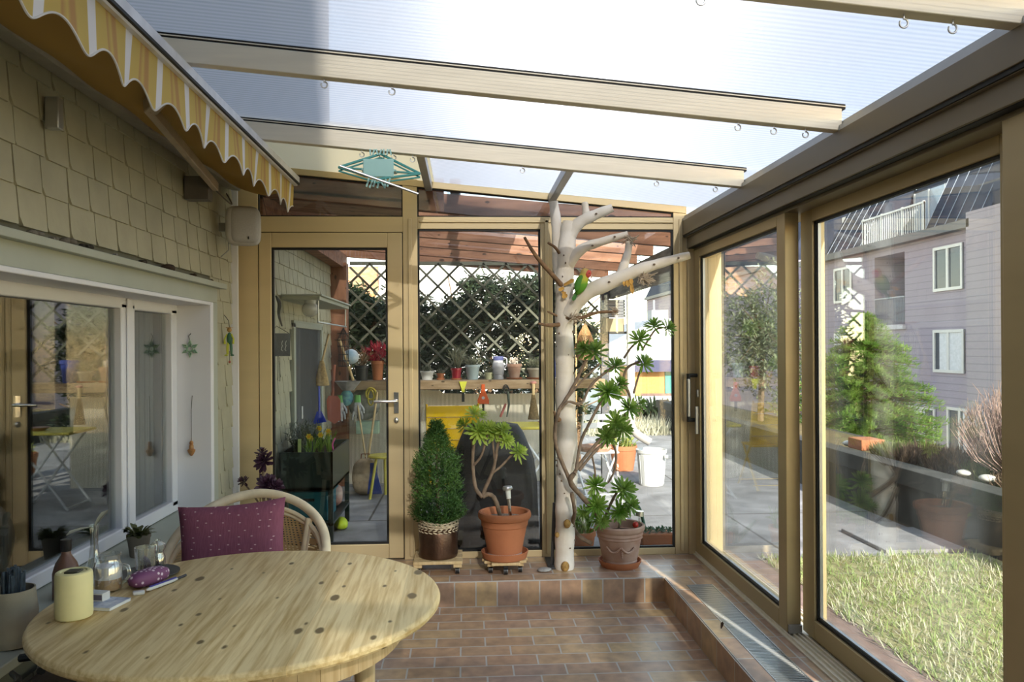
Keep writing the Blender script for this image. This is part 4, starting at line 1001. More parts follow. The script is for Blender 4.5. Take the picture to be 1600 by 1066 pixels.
# climbing trunk
M['whitebark'] = mat('peeled_white_bark', (.66, .59, .48), .75, 0, .2, 6, .25, .25, 30, col2=(.84, .80, .73))
M['rawwood'] = mat('raw_yellow_wood', (.50, .28, .06), .7, 0, .3, 30)
M['twig'] = mat('brown_twig', (.20, .12, .065), .85, 0, .3, 30)
tr = T('climbing_trunk', 'tall peeled white tree trunk standing on the step as bird perch', 'tree trunk', (.597, 4.92, HP))
def wob(pts, r, n=5):
    P = spline(pts, n); k = len(P) - 1
    rr = [lerp(r[min(int(i / k * (len(r) - 1)), len(r) - 2)], r[min(int(i / k * (len(r) - 1)), len(r) - 2) + 1], (i / k * (len(r) - 1)) % 1 if i < k else 1) * (1 + .05 * math.sin(i * 1.7)) for i in range(k + 1)]
    return P, rr
m = MB()
P, rr = wob([(.600, 4.92, HP), (.605, 4.92, .36), (.615, 4.92, .60), (.622, 4.925, .9), (.612, 4.92, 1.25), (.610, 4.92, 1.6), (.612, 4.92, 1.9), (.632, 4.92, 2.18), (.645, 4.92, 2.30)], [.060, .060, .066, .065, .060, .056, .056, .052, .042])
m.tube(P, rr, 20); part('main_stem', m, M['whitebark'], tr, 60)
def branch(pts, r, name='branch', mt='whitebark', n=12):
    P, rr = wob(pts, r); part(name, MB().tube(P, rr, n), M[mt], tr, 60)
branch([(.600, 4.93, 1.88), (.575, 4.95, 2.05), (.572, 4.96, 2.25), (.552, 4.965, 2.43)], [.036, .034, .034, .028])
branch([(.64, 4.92, 2.20), (.70, 4.90, 2.285), (.80, 4.88, 2.335), (.905, 4.86, 2.375)], [.042, .038, .034, .026])
branch([(.745, 4.89, 2.30), (.745, 4.90, 2.36), (.74, 4.91, 2.415)], [.024, .022, .020])
branch([(.63, 4.91, 2.02), (.71, 4.87, 2.12), (.82, 4.83, 2.16), (.985, 4.79, 2.205)], [.036, .032, .026, .018])
branch([(.63, 4.90, 1.72), (.72, 4.85, 1.84), (.88, 4.79, 1.915), (1.05, 4.74, 1.985), (1.20, 4.71, 2.03), (1.335, 4.69, 2.065)], [.052, .048, .046, .036, .028, .022])
branch([(.93, 4.77, 1.935), (.96, 4.78, 2.02), (.985, 4.79, 2.10), (.99, 4.79, 2.16)], [.034, .028, .022, .02])
branch([(.592, 4.88, 1.90), (.53, 4.84, 1.96), (.46, 4.80, 2.03), (.40, 4.76, 2.10), (.352, 4.75, 2.18)], [.016, .014, .014, .011, .008], 'twig', 'twig', 8)
branch([(.60, 4.88, 1.70), (.70, 4.84, 1.70), (.80, 4.82, 1.73), (.925, 4.80, 1.735)], [.012, .012, .010, .008], 'twig', 'twig', 8)
branch([(.575, 4.88, 2.10), (.545, 4.84, 2.13), (.50, 4.82, 2.155)], [.010, .009, .007], 'twig', 'twig', 8)
branch([(.575, 4.88, 1.66), (.51, 4.86, 1.655), (.44, 4.84, 1.665)], [.013, .012, .006], 'twig', 'twig', 8)
branch([(.57, 4.9, 1.71), (.535, 4.88, 1.725), (.50, 4.87, 1.74)], [.008, .007, .005], 'twig', 'twig', 8)
branch([(.57, 4.88, 1.07), (.545, 4.86, 1.105), (.535, 4.85, 1.13)], [.016, .012, .006], 'twig', 'twig', 8)
# knots, fresh cuts and splinters
kn = MB()
for p, r_ in (((.612, 4.852, .44), .022), ((.598, 4.856, .178), .026), ((.551, 4.87, .37), .014)):
    kn.ell(p, (r_, .012, r_ * 1.25), None, 12, 8)
part('bare_knot', kn, mat('knot_hollow', (.16, .085, .025), .8, 0, .6, 45, col2=(.50, .30, .09)), tr, 60)
r5 = random.Random(3); sp_ = MB()
for k in range(30):
    z = r5.uniform(.25, 2.15); a = r5.uniform(-2.9, -.25); rr5 = .0565 + (.006 if z < 1 else 0)
    sp_.ell((.612 + (rr5) * math.cos(a), 4.921 + rr5 * math.sin(a), z), (.003 + .004 * r5.random(), .005, .003 + .006 * r5.random()), None, 7, 5)
for (x, y, z) in ((.86, 4.765, 1.91), (1.12, 4.705, 2.01), (1.26, 4.68, 2.045), (.80, 4.86, 2.335), (.77, 4.82, 2.135), (.90, 4.79, 2.185)): sp_.ell((x, y - .02, z), (.008, .006, .006), None, 8, 6)
part('bark_scars', sp_, mat('dark_bark_scars', (.17, .12, .08), .9), tr, 60)
for p, d, L in (((.60, 4.855, 1.90), (.8, -.3, .4), .075), ((.60, 4.855, 1.885), (-.5, -.4, -.3), .05), ((.59, 4.855, 1.86), (.5, -.4, -.7), .05), ((.605, 4.852, 1.86), (-.2, -.4, -.9), .05), ((.97, 4.75, 1.95), (0, -.3, -1), .075), ((.985, 4.745, 1.95), (.15, -.3, -1), .06), ((.99, 4.745, 1.92), (.1, -.2, -1), .085), ((.96, 4.75, 1.94), (-.2, -.3, -1), .06)):
    part('splinter', MB().leaf(p, d, L, .026, up=(0, -1, .2), tip=.1, base=.6), M['rawwood'], tr, 30)
fr_ = MB()
def tuft_done():
    global fr_
    part('frayed_fibres', fr_, mat('pale_fibres', (.42, .34, .25), .9, 0, .3, 50) if 'pale_fibres' not in bpy.data.materials else bpy.data.materials['pale_fibres'], tr, 0); fr_ = MB()
for k in range(70):
    p = Vector((1.055, 4.73, 1.93)) + rvec(.018); fr_.tube([p, p + Vector((rnd.uniform(-.02, .08), rnd.uniform(-.02, .02), rnd.uniform(-.045, .045)))], .0024, 4)
tuft_done()
for k in range(50):
    p = Vector((.99, 4.79, 2.17)) + rvec(.02); fr_.tube([p, p + rvec(.045)], .0026, 4)
tuft_done()
for k in range(40):
    p = Vector((.66, 4.83, 1.70)) + rvec(.025); fr_.tube([p, p + rvec(.035)], .0025, 4)
tuft_done()
for k in range(30):
    p = Vector((.90, 4.80, 1.735)) + rvec(.02); fr_.tube([p, p + rvec(.03)], .002, 4)
tuft_done()
ft = MB().b(.50, .56, 4.90, 5.15, HP, HP + .012).bar((.53, 4.97, HP + .01), (.545, 4.96, .55), .02, .012)
part('steel_bracket', ft, mat('dark_steel', (.06, .06, .06), .45, .5), tr, bevel=.002)

# lovebird
b0 = Vector((.70, 4.79, 1.91))
lv = T('lovebird', 'green lovebird with red face perched on the trunk fork', 'bird', (.70, 4.79, 1.835))
Rb2 = Matrix.Rotation(math.radians(22), 3, 'Y')
bm_ = MB()
bp = [(0, -.085), (.014, -.07), (.030, -.045), (.038, -.015), (.038, .012), (.031, .035), (.029, .05), (.031, .062), (.027, .078), (.015, .089), (0, .092)]
bm_.lathe(bp, (0, 0, 0), 20, False); bm_.xf(Matrix.Translation(b0) @ Rb2.to_4x4())
def birdmat():
    m, n, l = nodes_of('lovebird_plumage')
    tc = n.new('ShaderNodeTexCoord'); s = n.new('ShaderNodeSeparateXYZ'); l.new(tc.outputs['Object'], s.inputs[0])
    a = n.new('ShaderNodeMath'); a.operation = 'MULTIPLY_ADD'; a.inputs[1].default_value = 5.6; a.inputs[2].default_value = .0; l.new(s.outputs[2], a.inputs[0])
    nz = noise(n, l, 60, 3); ad = n.new('ShaderNodeMath'); ad.operation = 'MULTIPLY_ADD'; ad.inputs[1].default_value = .10; l.new(nz, ad.inputs[0]); l.new(a.outputs[0], ad.inputs[2])
    c = ramp(n, l, ad.outputs[0], [(.0, (.06, .22, .02)), (.40, (.12, .30, .03)), (.55, (.38, .40, .05)), (.74, (.45, .38, .07)), (.82, (.42, .30, .10))])
    out_to(n, l, bsdf(n, l, c, .7, 0, .2).outputs[0]); return m
part('body', bm_, birdmat(), lv, 70)
part('face', MB().ell(b0 + Rb2 @ Vector((.014, -.012, .060)), (.022, .023, .027), Rb2), mat('red_face', (.48, .07, .05), .7), lv, 70)
part('beak', MB().tube([b0 + Rb2 @ Vector((.032, -.014, .060)), b0 + Rb2 @ Vector((.042, -.018, .053)), b0 + Rb2 @ Vector((.040, -.018, .038))], [.008, .006, .002], 8), mat('horn_beak', (.55, .35, .28), .4), lv, 60)
part('eye', MB().ell(b0 + Rb2 @ Vector((.018, -.034, .066)), (.004, .0035, .0035)), M['gasket'], lv)
part('wing', MB().ell(b0 + Rb2 @ Vector((-.018, -.028, -.012)), (.020, .012, .052), Rb2), mat('wing_green', (.05, .19, .02), .7), lv, 70)
part('tail', MB().leaf(b0 + Rb2 @ Vector((-.004, 0, -.06)), Rb2 @ Vector((-.1, 0, -1)), .06, .025, up=(0, -1, 0), tip=.4, base=.8), mat('tail_green', (.04, .15, .03), .7), lv)

# weathered pot with the large aeonium
c = Vector((.955, 4.955, 0))
s2 = solo('terracotta_saucer', 'brown terracotta saucer under the weathered pot', 'saucer', MB().lathe([(0, 0), (.115, 0), (.132, .03), (.134, .042), (.128, .042), (.115, .012), (0, .012)], (c.x, c.y, HP), 44, False), M['terra'], (c.x, c.y, HP))
p2 = T('weathered_pot', 'weathered grey brown terracotta pot with garland relief beside the trunk', 'pot', (c.x, c.y, HP + .013))
part('pot_body', MB().lathe([(0, 0), (.098, 0), (.105, .006), (.102, .016), (.108, .024), (.105, .034), (.110, .042), (.134, .165), (.142, .17), (.139, .182), (.145, .19), (.143, .205), (.150, .213), (.156, .222), (.158, .242), (.150, .25), (.140, .247), (.136, .20), (0, .19)], (c.x, c.y, HP + .013), 56, False), M['terra_old'], p2)
rl = MB()
for i in range(26):
    a = -2.4 + i * .055; r_ = .127 + .004; z = HP + .013 + .125 - .028 * math.sin((i % 13) / 12 * PI)
    rl.ell((c.x + r_ * math.cos(a), c.y + r_ * math.sin(a), z), (.008, .008, .007), None, 8, 6)
for k in range(5): rl.ell((c.x + .126 * math.cos(-1.65), c.y + .126 * math.sin(-1.65), HP + .13 - k * .012), (.009 - k * .001, .006, .009), None, 8, 6)
part('garland_relief', rl, M['terra_old'], p2, 60)
part('soil', MB().lathe([(0, .192), (.135, .192), (.136, .197), (0, .202)], (c.x, c.y, HP + .013), 30, False), M['soil'], p2)
a2 = T('large_aeonium', 'tall many stemmed aeonium with dark green rosettes in the weathered pot', 'succulent', (c.x, c.y, .35))
sm = MB()
stem(sm, [(0.779, 4.95, 0.290), (0.701, 4.97, 0.335), (0.652, 4.9, 0.424), (0.651, 4.8, 0.523), (0.626, 4.75, 0.649)], .014, .012)
stem(sm, [(0.900, 4.95, 0.296), (0.795, 4.92, 0.496), (0.630, 4.78, 0.694), (0.643, 4.76, 0.762)], .016, .016)
stem(sm, [(0.630, 4.78, 0.694), (0.541, 4.77, 0.916), (0.535, 4.78, 1.050), (0.561, 4.8, 1.144)], .012, .012)
stem(sm, [(0.561, 4.8, 1.144), (0.629, 4.84, 1.238), (0.684, 4.86, 1.334), (0.734, 4.85, 1.444)], .012, .009)
stem(sm, [(0.569, 4.8, 1.144), (0.616, 4.8, 1.190), (0.700, 4.84, 1.179), (0.774, 4.88, 1.293), (0.917, 4.9, 1.402)], .008, .008)
stem(sm, [(0.561, 4.8, 1.152), (0.692, 4.86, 1.295), (0.774, 4.88, 1.372), (0.838, 4.9, 1.430)], .007, .006)
stem(sm, [(0.643, 4.76, 0.762), (0.700, 4.8, 0.833), (0.806, 4.85, 0.942), (0.923, 4.9, 1.053), (0.996, 4.9, 1.112)], .011, .009)
stem(sm, [(0.655, 4.76, 0.781), (0.695, 4.82, 0.947), (0.757, 4.86, 1.059), (0.833, 4.88, 1.194), (0.857, 4.88, 1.245)], .010, .008)
stem(sm, [(0.677, 4.78, 0.778), (0.806, 4.85, 0.902), (0.935, 4.9, 0.974), (0.947, 4.9, 0.981)], .010, .008)
stem(sm, [(0.763, 4.83, 0.859), (0.787, 4.86, 0.744), (0.785, 4.9, 0.619)], .006, .006)
stem(sm, [(0.875, 4.9, 0.974), (0.926, 4.92, 0.872), (0.917, 4.92, 0.753), (0.877, 4.92, 0.674)], .008, .006)
stem(sm, [(0.996, 4.9, 1.132), (1.017, 4.92, 1.210), (0.981, 4.92, 1.306), (1.002, 4.92, 1.389), (1.082, 4.92, 1.428)], .009, .008)
stem(sm, [(1.041, 4.92, 1.229), (1.072, 4.93, 1.328), (1.105, 4.93, 1.416)], .007, .006)
stem(sm, [(0.982, 4.92, 1.449), (1.022, 4.92, 1.509), (1.063, 4.92, 1.548)], .007, .006)
stem(sm, [(1.097, 4.93, 1.496), (1.151, 4.95, 1.576), (1.192, 4.95, 1.628), (1.253, 4.95, 1.640)], .007, .005)
stem(sm, [(0.900, 4.95, 0.288), (0.855, 4.92, 0.435), (0.904, 4.9, 0.578), (0.945, 4.9, 0.636)], .011, .008)
stem(sm, [(0.928, 4.95, 0.295), (0.947, 4.92, 0.414), (0.960, 4.9, 0.537)], .008, .007)
part('stems', sm, M['bark'], a2, 60)
for p, nn, r_ in (((0.790, 4.85, 1.498), (0, -.7, .8), .10), ((0.721, 4.86, 1.511), (-.5, -.6, .6), .075), ((0.925, 4.9, 1.402), (.2, -.6, .8), .085), ((0.869, 4.86, 1.246), (.0, -.8, .6), .11), ((0.949, 4.9, 1.291), (.5, -.6, .6), .08), ((1.079, 4.9, 1.568), (.1, -.7, .6), .09), ((1.115, 4.92, 1.416), (.5, -.7, .5), .08), ((1.180, 4.95, 1.656), (-.1, -.6, .8), .075), ((1.278, 4.97, 1.640), (.6, -.6, .5), .075), ((1.012, 4.88, 1.141), (.4, -.7, .6), .09), ((1.081, 4.92, 1.169), (.7, -.5, .4), .07), ((0.916, 4.86, 1.057), (-.2, -.9, .4), .095), ((0.967, 4.86, 1.009), (.4, -.9, .2), .085), ((0.860, 4.86, 0.971), (-.3, -.9, .3), .085), ((0.787, 4.86, 0.674), (-.1, -.8, .6), .085), ((0.794, 4.86, 0.548), (-.2, -.9, .3), .09), ((0.961, 4.84, 0.647), (.2, -.8, .6), .10), ((1.004, 4.86, 0.544), (.5, -.8, .2), .085), ((0.932, 4.84, 0.510), (0, -.95, .1), .08), ((0.712, 4.9, 0.502), (-.6, -.7, .3), .06), ((0.825, 4.86, 0.449), (0, -.9, .2), .07)):
    m = MB(); rosette(m, p, nn, r_, 44, .21); part('leaf_rosette', m, M['rosette_dark'], a2, 0)
s3 = T('solar_stake_light', 'steel and clear solar stake light in the weathered pot', 'lamp', (1.075, 4.90, .36))
part('stake', MB().tube([(1.06, 4.90, .35), (1.07, 4.90, .47)], .009, 10), M['clear'], s3)
part('cap', MB().tube([(1.07, 4.90, .47), (1.072, 4.90, .50)], [.026, .024], 18), M['steel'], s3)
solo('red_ball', 'small red ball on the rim of the weathered pot', 'ball', MB().ell((1.035, 4.86, .425), (.019, .019, .019)), mat('red_lacquer', (.40, .03, .02), .25), (1.035, 4.86, .405))
rk = MB().ell((.470, 4.86, HP + .012), (.046, .036, .013), Matrix.Rotation(.3, 3, 'Z'), 18, 10)
solo('flat_stone', 'flat grey pebble on the step left of the trunk', 'stone', rk, mat('grey_pebble', (.30, .29, .27), .6, 0, .35, 25), (.47, 4.86, HP), smooth=60)

# purple aeonium behind the armchair
c = Vector((-1.20, 4.9, HP))
pa_ = T('purple_aeonium', 'dark purple aeonium in a pot behind the armchair by the door', 'succulent', c)
part('pot', MB().lathe([(0, 0), (.075, 0), (.10, .16), (.108, .16), (.108, .19), (.098, .19), (.095, .15), (0, .15)], c, 30, False), M['terra_old'], pa_)
sm = MB(); stem(sm, [c + Vector((0, 0, .15)), c + Vector((.01, 0, .4)), c + Vector((.0, -.01, .55))], .013, .010); stem(sm, [c + Vector((.005, 0, .3)), c + Vector((-.03, 0, .5)), c + Vector((-.02, 0, .70))], .010, .008); stem(sm, [c + Vector((.0, 0, .35)), c + Vector((-.1, .02, .5)), c + Vector((-.16, .04, .56))], .007, .004)
part('stems', sm, M['bark'], pa_, 60)
pm = leafmat('purple_black_leaf', (.035, .012, .028), (.10, .05, .085), .1, .3, 14)
for p, nn, r_ in (((.0, -.02, .56), (.1, -.8, .5), .085), ((-.02, -.02, .70), (-.2, -.8, .5), .075), ((.05, -.02, .54), (.6, -.6, .4), .075), ((-.03, -.02, .75), (.1, -.3, .9), .05), ((-.16, .04, .57), (-.5, -.5, .6), .045)):
    m = MB(); rosette(m, c + Vector(p), nn, r_, 30, .34); part('leaf_rosette', m, pm, pa_, 0)
# ------------------------------------------------------------------ outside ground
def concretemat():
    m, n, l = nodes_of('terrace_concrete')
    tc = n.new('ShaderNodeTexCoord'); b = n.new('ShaderNodeTexBrick'); b.offset = .37
    b.inputs['Scale'].default_value = 1; b.inputs['Brick Width'].default_value = 2.3; b.inputs['Row Height'].default_value = 1.75; b.inputs['Mortar Size'].default_value = .012; b.inputs['Mortar Smooth'].default_value = .4
    b.inputs['Color1'].default_value = (.26, .255, .26, 1); b.inputs['Color2'].default_value = (.33, .32, .32, 1); b.inputs['Mortar'].default_value = (.13, .12, .11, 1)
    l.new(tc.outputs['Object'], b.inputs['Vector'])
    st_ = ramp(n, l, noise(n, l, 2.2, 8, dist=.8), [(.35, (.72, .71, .70)), (.62, (1.15, 1.14, 1.13)), (.72, (1.5, 1.5, 1.5))])
    c = mixrgb(n, l, 1, b.outputs['Color'], st_, 'MULTIPLY')
    out_to(n, l, bsdf(n, l, c, .9, 0, .15, noise(n, l, 60, 4), .15).outputs[0]); return m
M['concrete'] = concretemat()
GZ = .02
gmb = MB().quad((-1.47, 5.262, GZ), (3.62, 5.262, GZ), (3.62, 15, GZ), (-1.47, 15, GZ)).quad((1.70, -4, GZ), (3.62, -4, GZ), (3.62, 5.262, GZ), (1.70, 5.262, GZ))
struct('ground', gmb, M['concrete'], smooth=0)
struct('ground_slab', MB().b(3.0, 3.6, 5.55, 6.25, GZ, .05), M['concrete'], bevel=.006)
struct('trim_10', MB().b(1.70, 2.06, -4, 5.38, GZ, .045), mat('reddish_kerb_stone', (.27, .19, .165), .85, 0, .2, 12, .15, .2, 50), smooth=0, label='reddish stone border between doors and lawn')
struct('ground_far', MB().quad((-40, 15, -1.2), (8, 15, -1.2), (8, 60, -1.6), (-40, 60, -1.6)).quad((4.6, -6, -4.6), (60, -6, -4.6), (60, 60, -4.6), (4.6, 60, -4.6)), mat('far_ground', (.22, .22, .20), .9, 0, .2, 1), smooth=0)
struct('ground_lawn', MB().b(2.06, 3.62, -4, 5.42, GZ, .05), mat('lawn_soil', (.34, .31, .16), .95, 0, .3, 14, .1, .4, 60), smooth=0)
gm1, gm2, gm3 = leafmat('straw_grass', (.54, .51, .36), (.66, .63, .49), .3, .6, 30), leafmat('green_grass', (.23, .33, .09), (.43, .50, .21), .35, .5, 25), None
for nm, mt, cnt, sd in (('straw_grass', gm1, 9000, 1), ('green_grass', gm2, 11000, 2)):
    g = MB(); rr_ = random.Random(sd)
    for i in range(cnt):
        x = 2.02 + 1.52 * rr_.random(); y = 1.2 + 4.25 * rr_.random()
        if sd == 1 and math.sin(x * 5.1 + y * 2.3) + math.sin(y * 6.1 - x * 3) < rr_.uniform(-1.6, .6): continue
        d = Vector((rr_.uniform(-1, 1), rr_.uniform(-1, 1), rr_.uniform(.25, 1.3)))
        g.blade((x, y, .045), d, rr_.uniform(.025, .08), .006, Vector((d.y, -d.x, .1)))
    solo(nm, 'dry straw coloured grass blades in the lawn' if sd == 1 else 'short green grass blades of the lawn', 'grass', g, mt, (2.8, 3.3, .05), smooth=0, kind='stuff')
# garden retaining wall and bed
M['wallconc'] = mat('dark_weathered_concrete', (.07, .067, .06), .9, 0, .3, 3, .15, .2, 40)
struct('wall_garden', MB().b(3.64, 3.78, -4, 15, -.1, .40).b(3.60, 3.80, -4, 15, .36, .50), M['wallconc'], smooth=0, bevel=.006)
struct('ground_bed', MB().b(3.80, 4.62, -4, 15, -.1, .44), mat('bed_soil', (.11, .085, .05), .95, 0, .4, 10, .1, .5, 40, col2=(.22, .17, .08)), smooth=0)
struct('wall_garden_far', MB().b(4.6, 4.75, -4, 15, -4.7, .43), M['wallconc'], smooth=0)

# ------------------------------------------------------------------ patio under the pergola
M['beam'] = woodmat('red_brown_beam', (.15, .062, .034), (.30, .145, .085), 0, 2.2, .7, True, 8)
M['beamy'] = woodmat('red_brown_post', (.15, .06, .032), (.27, .125, .07), 2, 2.2, .7, True, 8)
M['greywood'] = woodmat('grey_weathered_wood', (.14, .125, .105), (.27, .245, .21), 1, 3, .8, False, 9)
M['lattice'] = mat('green_grey_lattice', (.105, .107, .08), .8, 0, .2, 8)
pg = T('pergola', 'red brown timber pergola over the patio behind the glass wall', 'pergola', (0, 7, GZ))
def pz(x): return 2.43 - .08 * x
for i, y in enumerate((5.45, 6.15, 6.80, 7.46, 8.2, 8.97)):
    part('rafter', MB().prism([(-1.45, pz(-1.45)), (1.62, pz(1.62)), (1.62, pz(1.62) + .13), (-1.45, pz(-1.45) + .13)], 1, y, y + .06), M['beam'], pg, bevel=.004)
part('eave_beam', MB().b(1.60, 1.68, 5.30, 9.0, 2.06, 2.30), M['greywood'], pg)
part('wall_plate', MB().b(-1.44, -1.32, 5.30, 9.0, 2.40, 2.55), M['beam'], pg)
part('post', MB().b(-1.465, -1.29, 8.745, 8.90, GZ, 2.45), M['beamy'], pg, bevel=.005)
part('post', MB().b(1.50, 1.59, 8.78, 8.87, GZ, 2.2), mat('dark_grey_post', (.10, .10, .11), .7), pg, bevel=.004)
part('fascia_board', MB().prism([(-1.45, pz(-1.45) - .02), (-.14, pz(-.14) - .02), (-.14, pz(-.14) + .20), (-1.45, pz(-1.45) + .22)], 1, 5.30, 5.34), M['beam'], pg, bevel=.004)
part('purlin', MB().b(-.10, -.03, 5.3, 9.0, 2.575, 2.64), M['beam'], pg)
rf = MB()
for x0, x1, y0, y1 in ((-1.45, .45, 5.275, 9.05), (.45, 1.75, 5.275, 6.3), (.45, 1.75, 7.85, 9.05), (1.5, 1.75, 6.3, 7.85)):
    rf.quad((x0, y0, pz(x0) + .135), (x1, y0, pz(x1) + .135), (x1, y1, pz(x1) + .135), (x0, y1, pz(x0) + .135))
part('roof_sheet', rf, M['poly'], pg, 0)
part('ceiling_boards', MB().prism([(-1.44, pz(-1.44) + .02), (-.35, pz(-.35) + .02), (-.35, pz(-.35) + .04), (-1.44, pz(-1.44) + .04)], 1, 5.30, 6.1), M['beam'], pg, 0)

# trellis
tl = T('garden_trellis', 'diamond lattice trellis on the parapet behind the patio', 'trellis', (.1, 8.9, 1.05))
X0, X1, Z0, Z1 = -1.28, 1.49, 1.07, 2.46
lm = MB(); stp = .252
for sgn in (1, -1):
    k = -30
    while k < 40:
        cc = k * stp + .07
        pts = []
        for (x, z) in ((X0, None), (X1, None)):
            zz = sgn * (x - cc) + Z0
            if Z0 <= zz <= Z1: pts.append((x, zz))
        for z in (Z0, Z1):
            x = (z - Z0) * sgn + cc
            if X0 <= x <= X1: pts.append((x, z))
        pts = sorted(set((round(a, 4), round(b_, 4)) for a, b_ in pts))
        if len(pts) >= 2 and abs(pts[0][0] - pts[-1][0]) > .03:
            y = 8.935 + .008 * sgn
            lm.bar((pts[0][0], y, pts[0][1]), (pts[-1][0], y, pts[-1][1]), .024, .014, (0, 1, 0))
        k += 1
part('lattice', lm, M['lattice'], tl, 0)
part('top_rail', MB().b(X0, X1, 8.92, 8.952, 2.44, 2.48), M['lattice'], tl)
shf = solo('parapet_shelf', 'thick weathered plank shelf carrying the flower pots', 'shelf', MB().b(-1.27, 1.49, 8.50, 8.86, 1.075, 1.172), woodmat('plank_wood', (.20, .125, .06), (.36, .26, .16), 0, 2.5, .75, True, 9), (.1, 8.68, 1.075), bevel=.006)
def reedmat():
    m, n, l = nodes_of('reed_screen')
    tc = n.new('ShaderNodeTexCoord'); w_ = n.new('ShaderNodeTexWave'); w_.bands_direction = 'X'; w_.inputs['Scale'].default_value = 22; w_.inputs['Distortion'].default_value = .8; w_.inputs['Detail'].default_value = 2; w_.inputs['Detail Scale'].default_value = .3
    l.new(tc.outputs['Object'], w_.inputs[0]); c = mixrgb(n, l, w_.outputs['Fac'], (.55, .49, .37), (.90, .84, .70))
    out_to(n, l, bsdf(n, l, c, .8, 0, .2, w_.outputs['Fac'], .5, .01).outputs[0]); return m
solo('reed_screen', 'pale reed privacy screen below the pot shelf', 'screen', MB().prism([(-1.45, GZ), (1.02, GZ), (1.02, 1.005), (.2, 1.0), (-.25, 1.012), (-.30, 1.045), (-1.45, 1.06)], 1, 8.905, 8.92), reedmat(), (-.1, 8.89, GZ), smooth=0)
solo('parapet_wall', 'low white masonry pier behind the reed screen', 'wall', MB().b(-1.47, 1.0, 8.95, 9.05, GZ, .95), mat('parapet_plaster', (.55, .54, .52), .9), (-.1, 9, GZ))

# pots on the shelf
ZP = 1.1725
def pot(name, label, x, y, r0, r1, h, m, plant=None, saucer=False, z=ZP, lip=.008, group='pots on the plank shelf'):
    o = T(name, label, 'pot', (x, y, z), group)
    zb = .0
    if saucer:
        part('saucer', MB().lathe([(0, 0), (r1 * 1.05, 0), (r1 * 1.25, .018), (r1 * 1.18, .018), (r1, .006), (0, .006)], (x, y, z), 26, False), M['terra'], o); zb = .006
    part('pot_body', MB().lathe([(0, zb), (r0, zb), (r1, h * .82), (r1 + lip, h * .83), (r1 + lip, h), (r1 - .006, h), (r1 - .01, h * .85), (0, h * .84)], (x, y, z), 28, False), m, o)
    if plant: plant(o, Vector((x, y, z + h * .85)), r1)
    return o
M['sprig'] = leafmat('grey_green_sprig', (.10, .11, .07), (.22, .22, .15), .3)
def tuft(n_, L, mt, spread=.9, w=.006):
    def fn(o, p, r):
        m = MB()
        for i in range(n_):
            d = Vector((rnd.gauss(0, spread * .5), rnd.gauss(0, spread * .5), 1)); q0 = p + Vector((rnd.uniform(-r, r) * .6, rnd.uniform(-r, r) * .6, 0))
            m.blade(q0, d, L * rnd.uniform(.5, 1), w)
            for k in range(3): m.blade(q0 + d.normalized() * L * rnd.uniform(.2, .7), (d.normalized() + rvec(.8)), L * .25, w * 1.3)
        part('plant', m, mt, o, 0)
    return fn
pot('flower_pot', 'low white bowl at the left end of the pot row', -.42, 8.68, .055, .068, .095, M['whitegloss'], tuft(30, .10, M['sprig']))
pot('flower_pot', 'small tan clay pot in a saucer right of the white bowl', -.275, 8.68, .03, .038, .07, M['terra'], tuft(20, .08, M['sprig']), True)
pot('flower_pot', 'red glazed pot on a saucer with grey stems', -.106, 8.68, .045, .052, .125, mat('red_glaze', (.42, .015, .04), .3), tuft(60, .30, M['sprig'], .5), True)
pot('flower_pot', 'pale blue tapered pot, largest of the shelf row', .07, 8.68, .058, .074, .16, mat('pale_blue_glaze', (.42, .52, .56), .35), tuft(50, .16, M['sprig'], 1.1))
pot('flower_pot', 'cobalt blue ribbed pot on the shelf behind the bronze mullion', .905, 8.68, .07, .092, .24, mat('cobalt_glaze', (.02, .04, .22), .3), tuft(40, .22, M['sprig'], 1.0))
o = pot('flower_pot', 'small pale yellow cup between blue pot and grey jug', .245, 8.68, .034, .040, .075, mat('pale_yellow_glaze', (.58, .58, .38), .35), tuft(24, .12, M['sprig'], 1.0))
part('cup_handle', MB().tube(spline([(.285, 8.68, ZP + .055), (.305, 8.68, ZP + .05), (.305, 8.68, ZP + .03), (.28, 8.68, ZP + .02)], 4), .005, 6), bpy.data.materials['pale_yellow_glaze'], o)
j = T('stoneware_jug', 'grey salt glazed jug with blue rim among the pots', 'jug', (.35, 8.68, ZP), 'pots on the plank shelf')
part('jug_body', MB().lathe([(0, 0), (.056, 0), (.056, .05), (.060, .055), (.068, .12), (.062, .165), (.054, .195), (.054, .21)], (.35, 8.68, ZP), 30, False), mat('grey_salt_glaze', (.36, .36, .40), .4, 0, .1, 20), j)
part('blue_rim', MB().lathe([(.055, .205), (.058, .212), (.058, .248), (.052, .250), (.05, .2)], (.35, 8.68, ZP), 30, False), mat('cobalt_band', (.08, .09, .22), .4), j)
part('jug_handle', MB().tube(spline([(.405, 8.68, ZP + .235), (.44, 8.68, ZP + .22), (.44, 8.68, ZP + .15), (.412, 8.68, ZP + .12)], 5), .008, 8), bpy.data.materials['grey_salt_glaze'], j)
pot('flower_pot', 'terracotta pot on a saucer right of the grey jug', .525, 8.68, .052, .075, .165, M['terra_old'], tuft(14, .12, leafmat('white_dry_leaf', (.6, .52, .45), (.75, .68, .6), .3), .6, .02), True)
pot('flower_pot', 'cream round pot near the right edge of the middle pane', .745, 8.68, .05, .075, .12, mat('cream_glaze', (.42, .38, .31), .5), tuft(60, .18, M['sprig'], 1.3), True)
pot('flower_pot', 'tall terracotta pot with red winter flowers seen through the door', -.955, 8.70, .05, .066, .21, M['terra'], tuft(50, .30, leafmat('red_flower', (.24, .015, .03), (.35, .03, .05), .3), 1.2, .02))
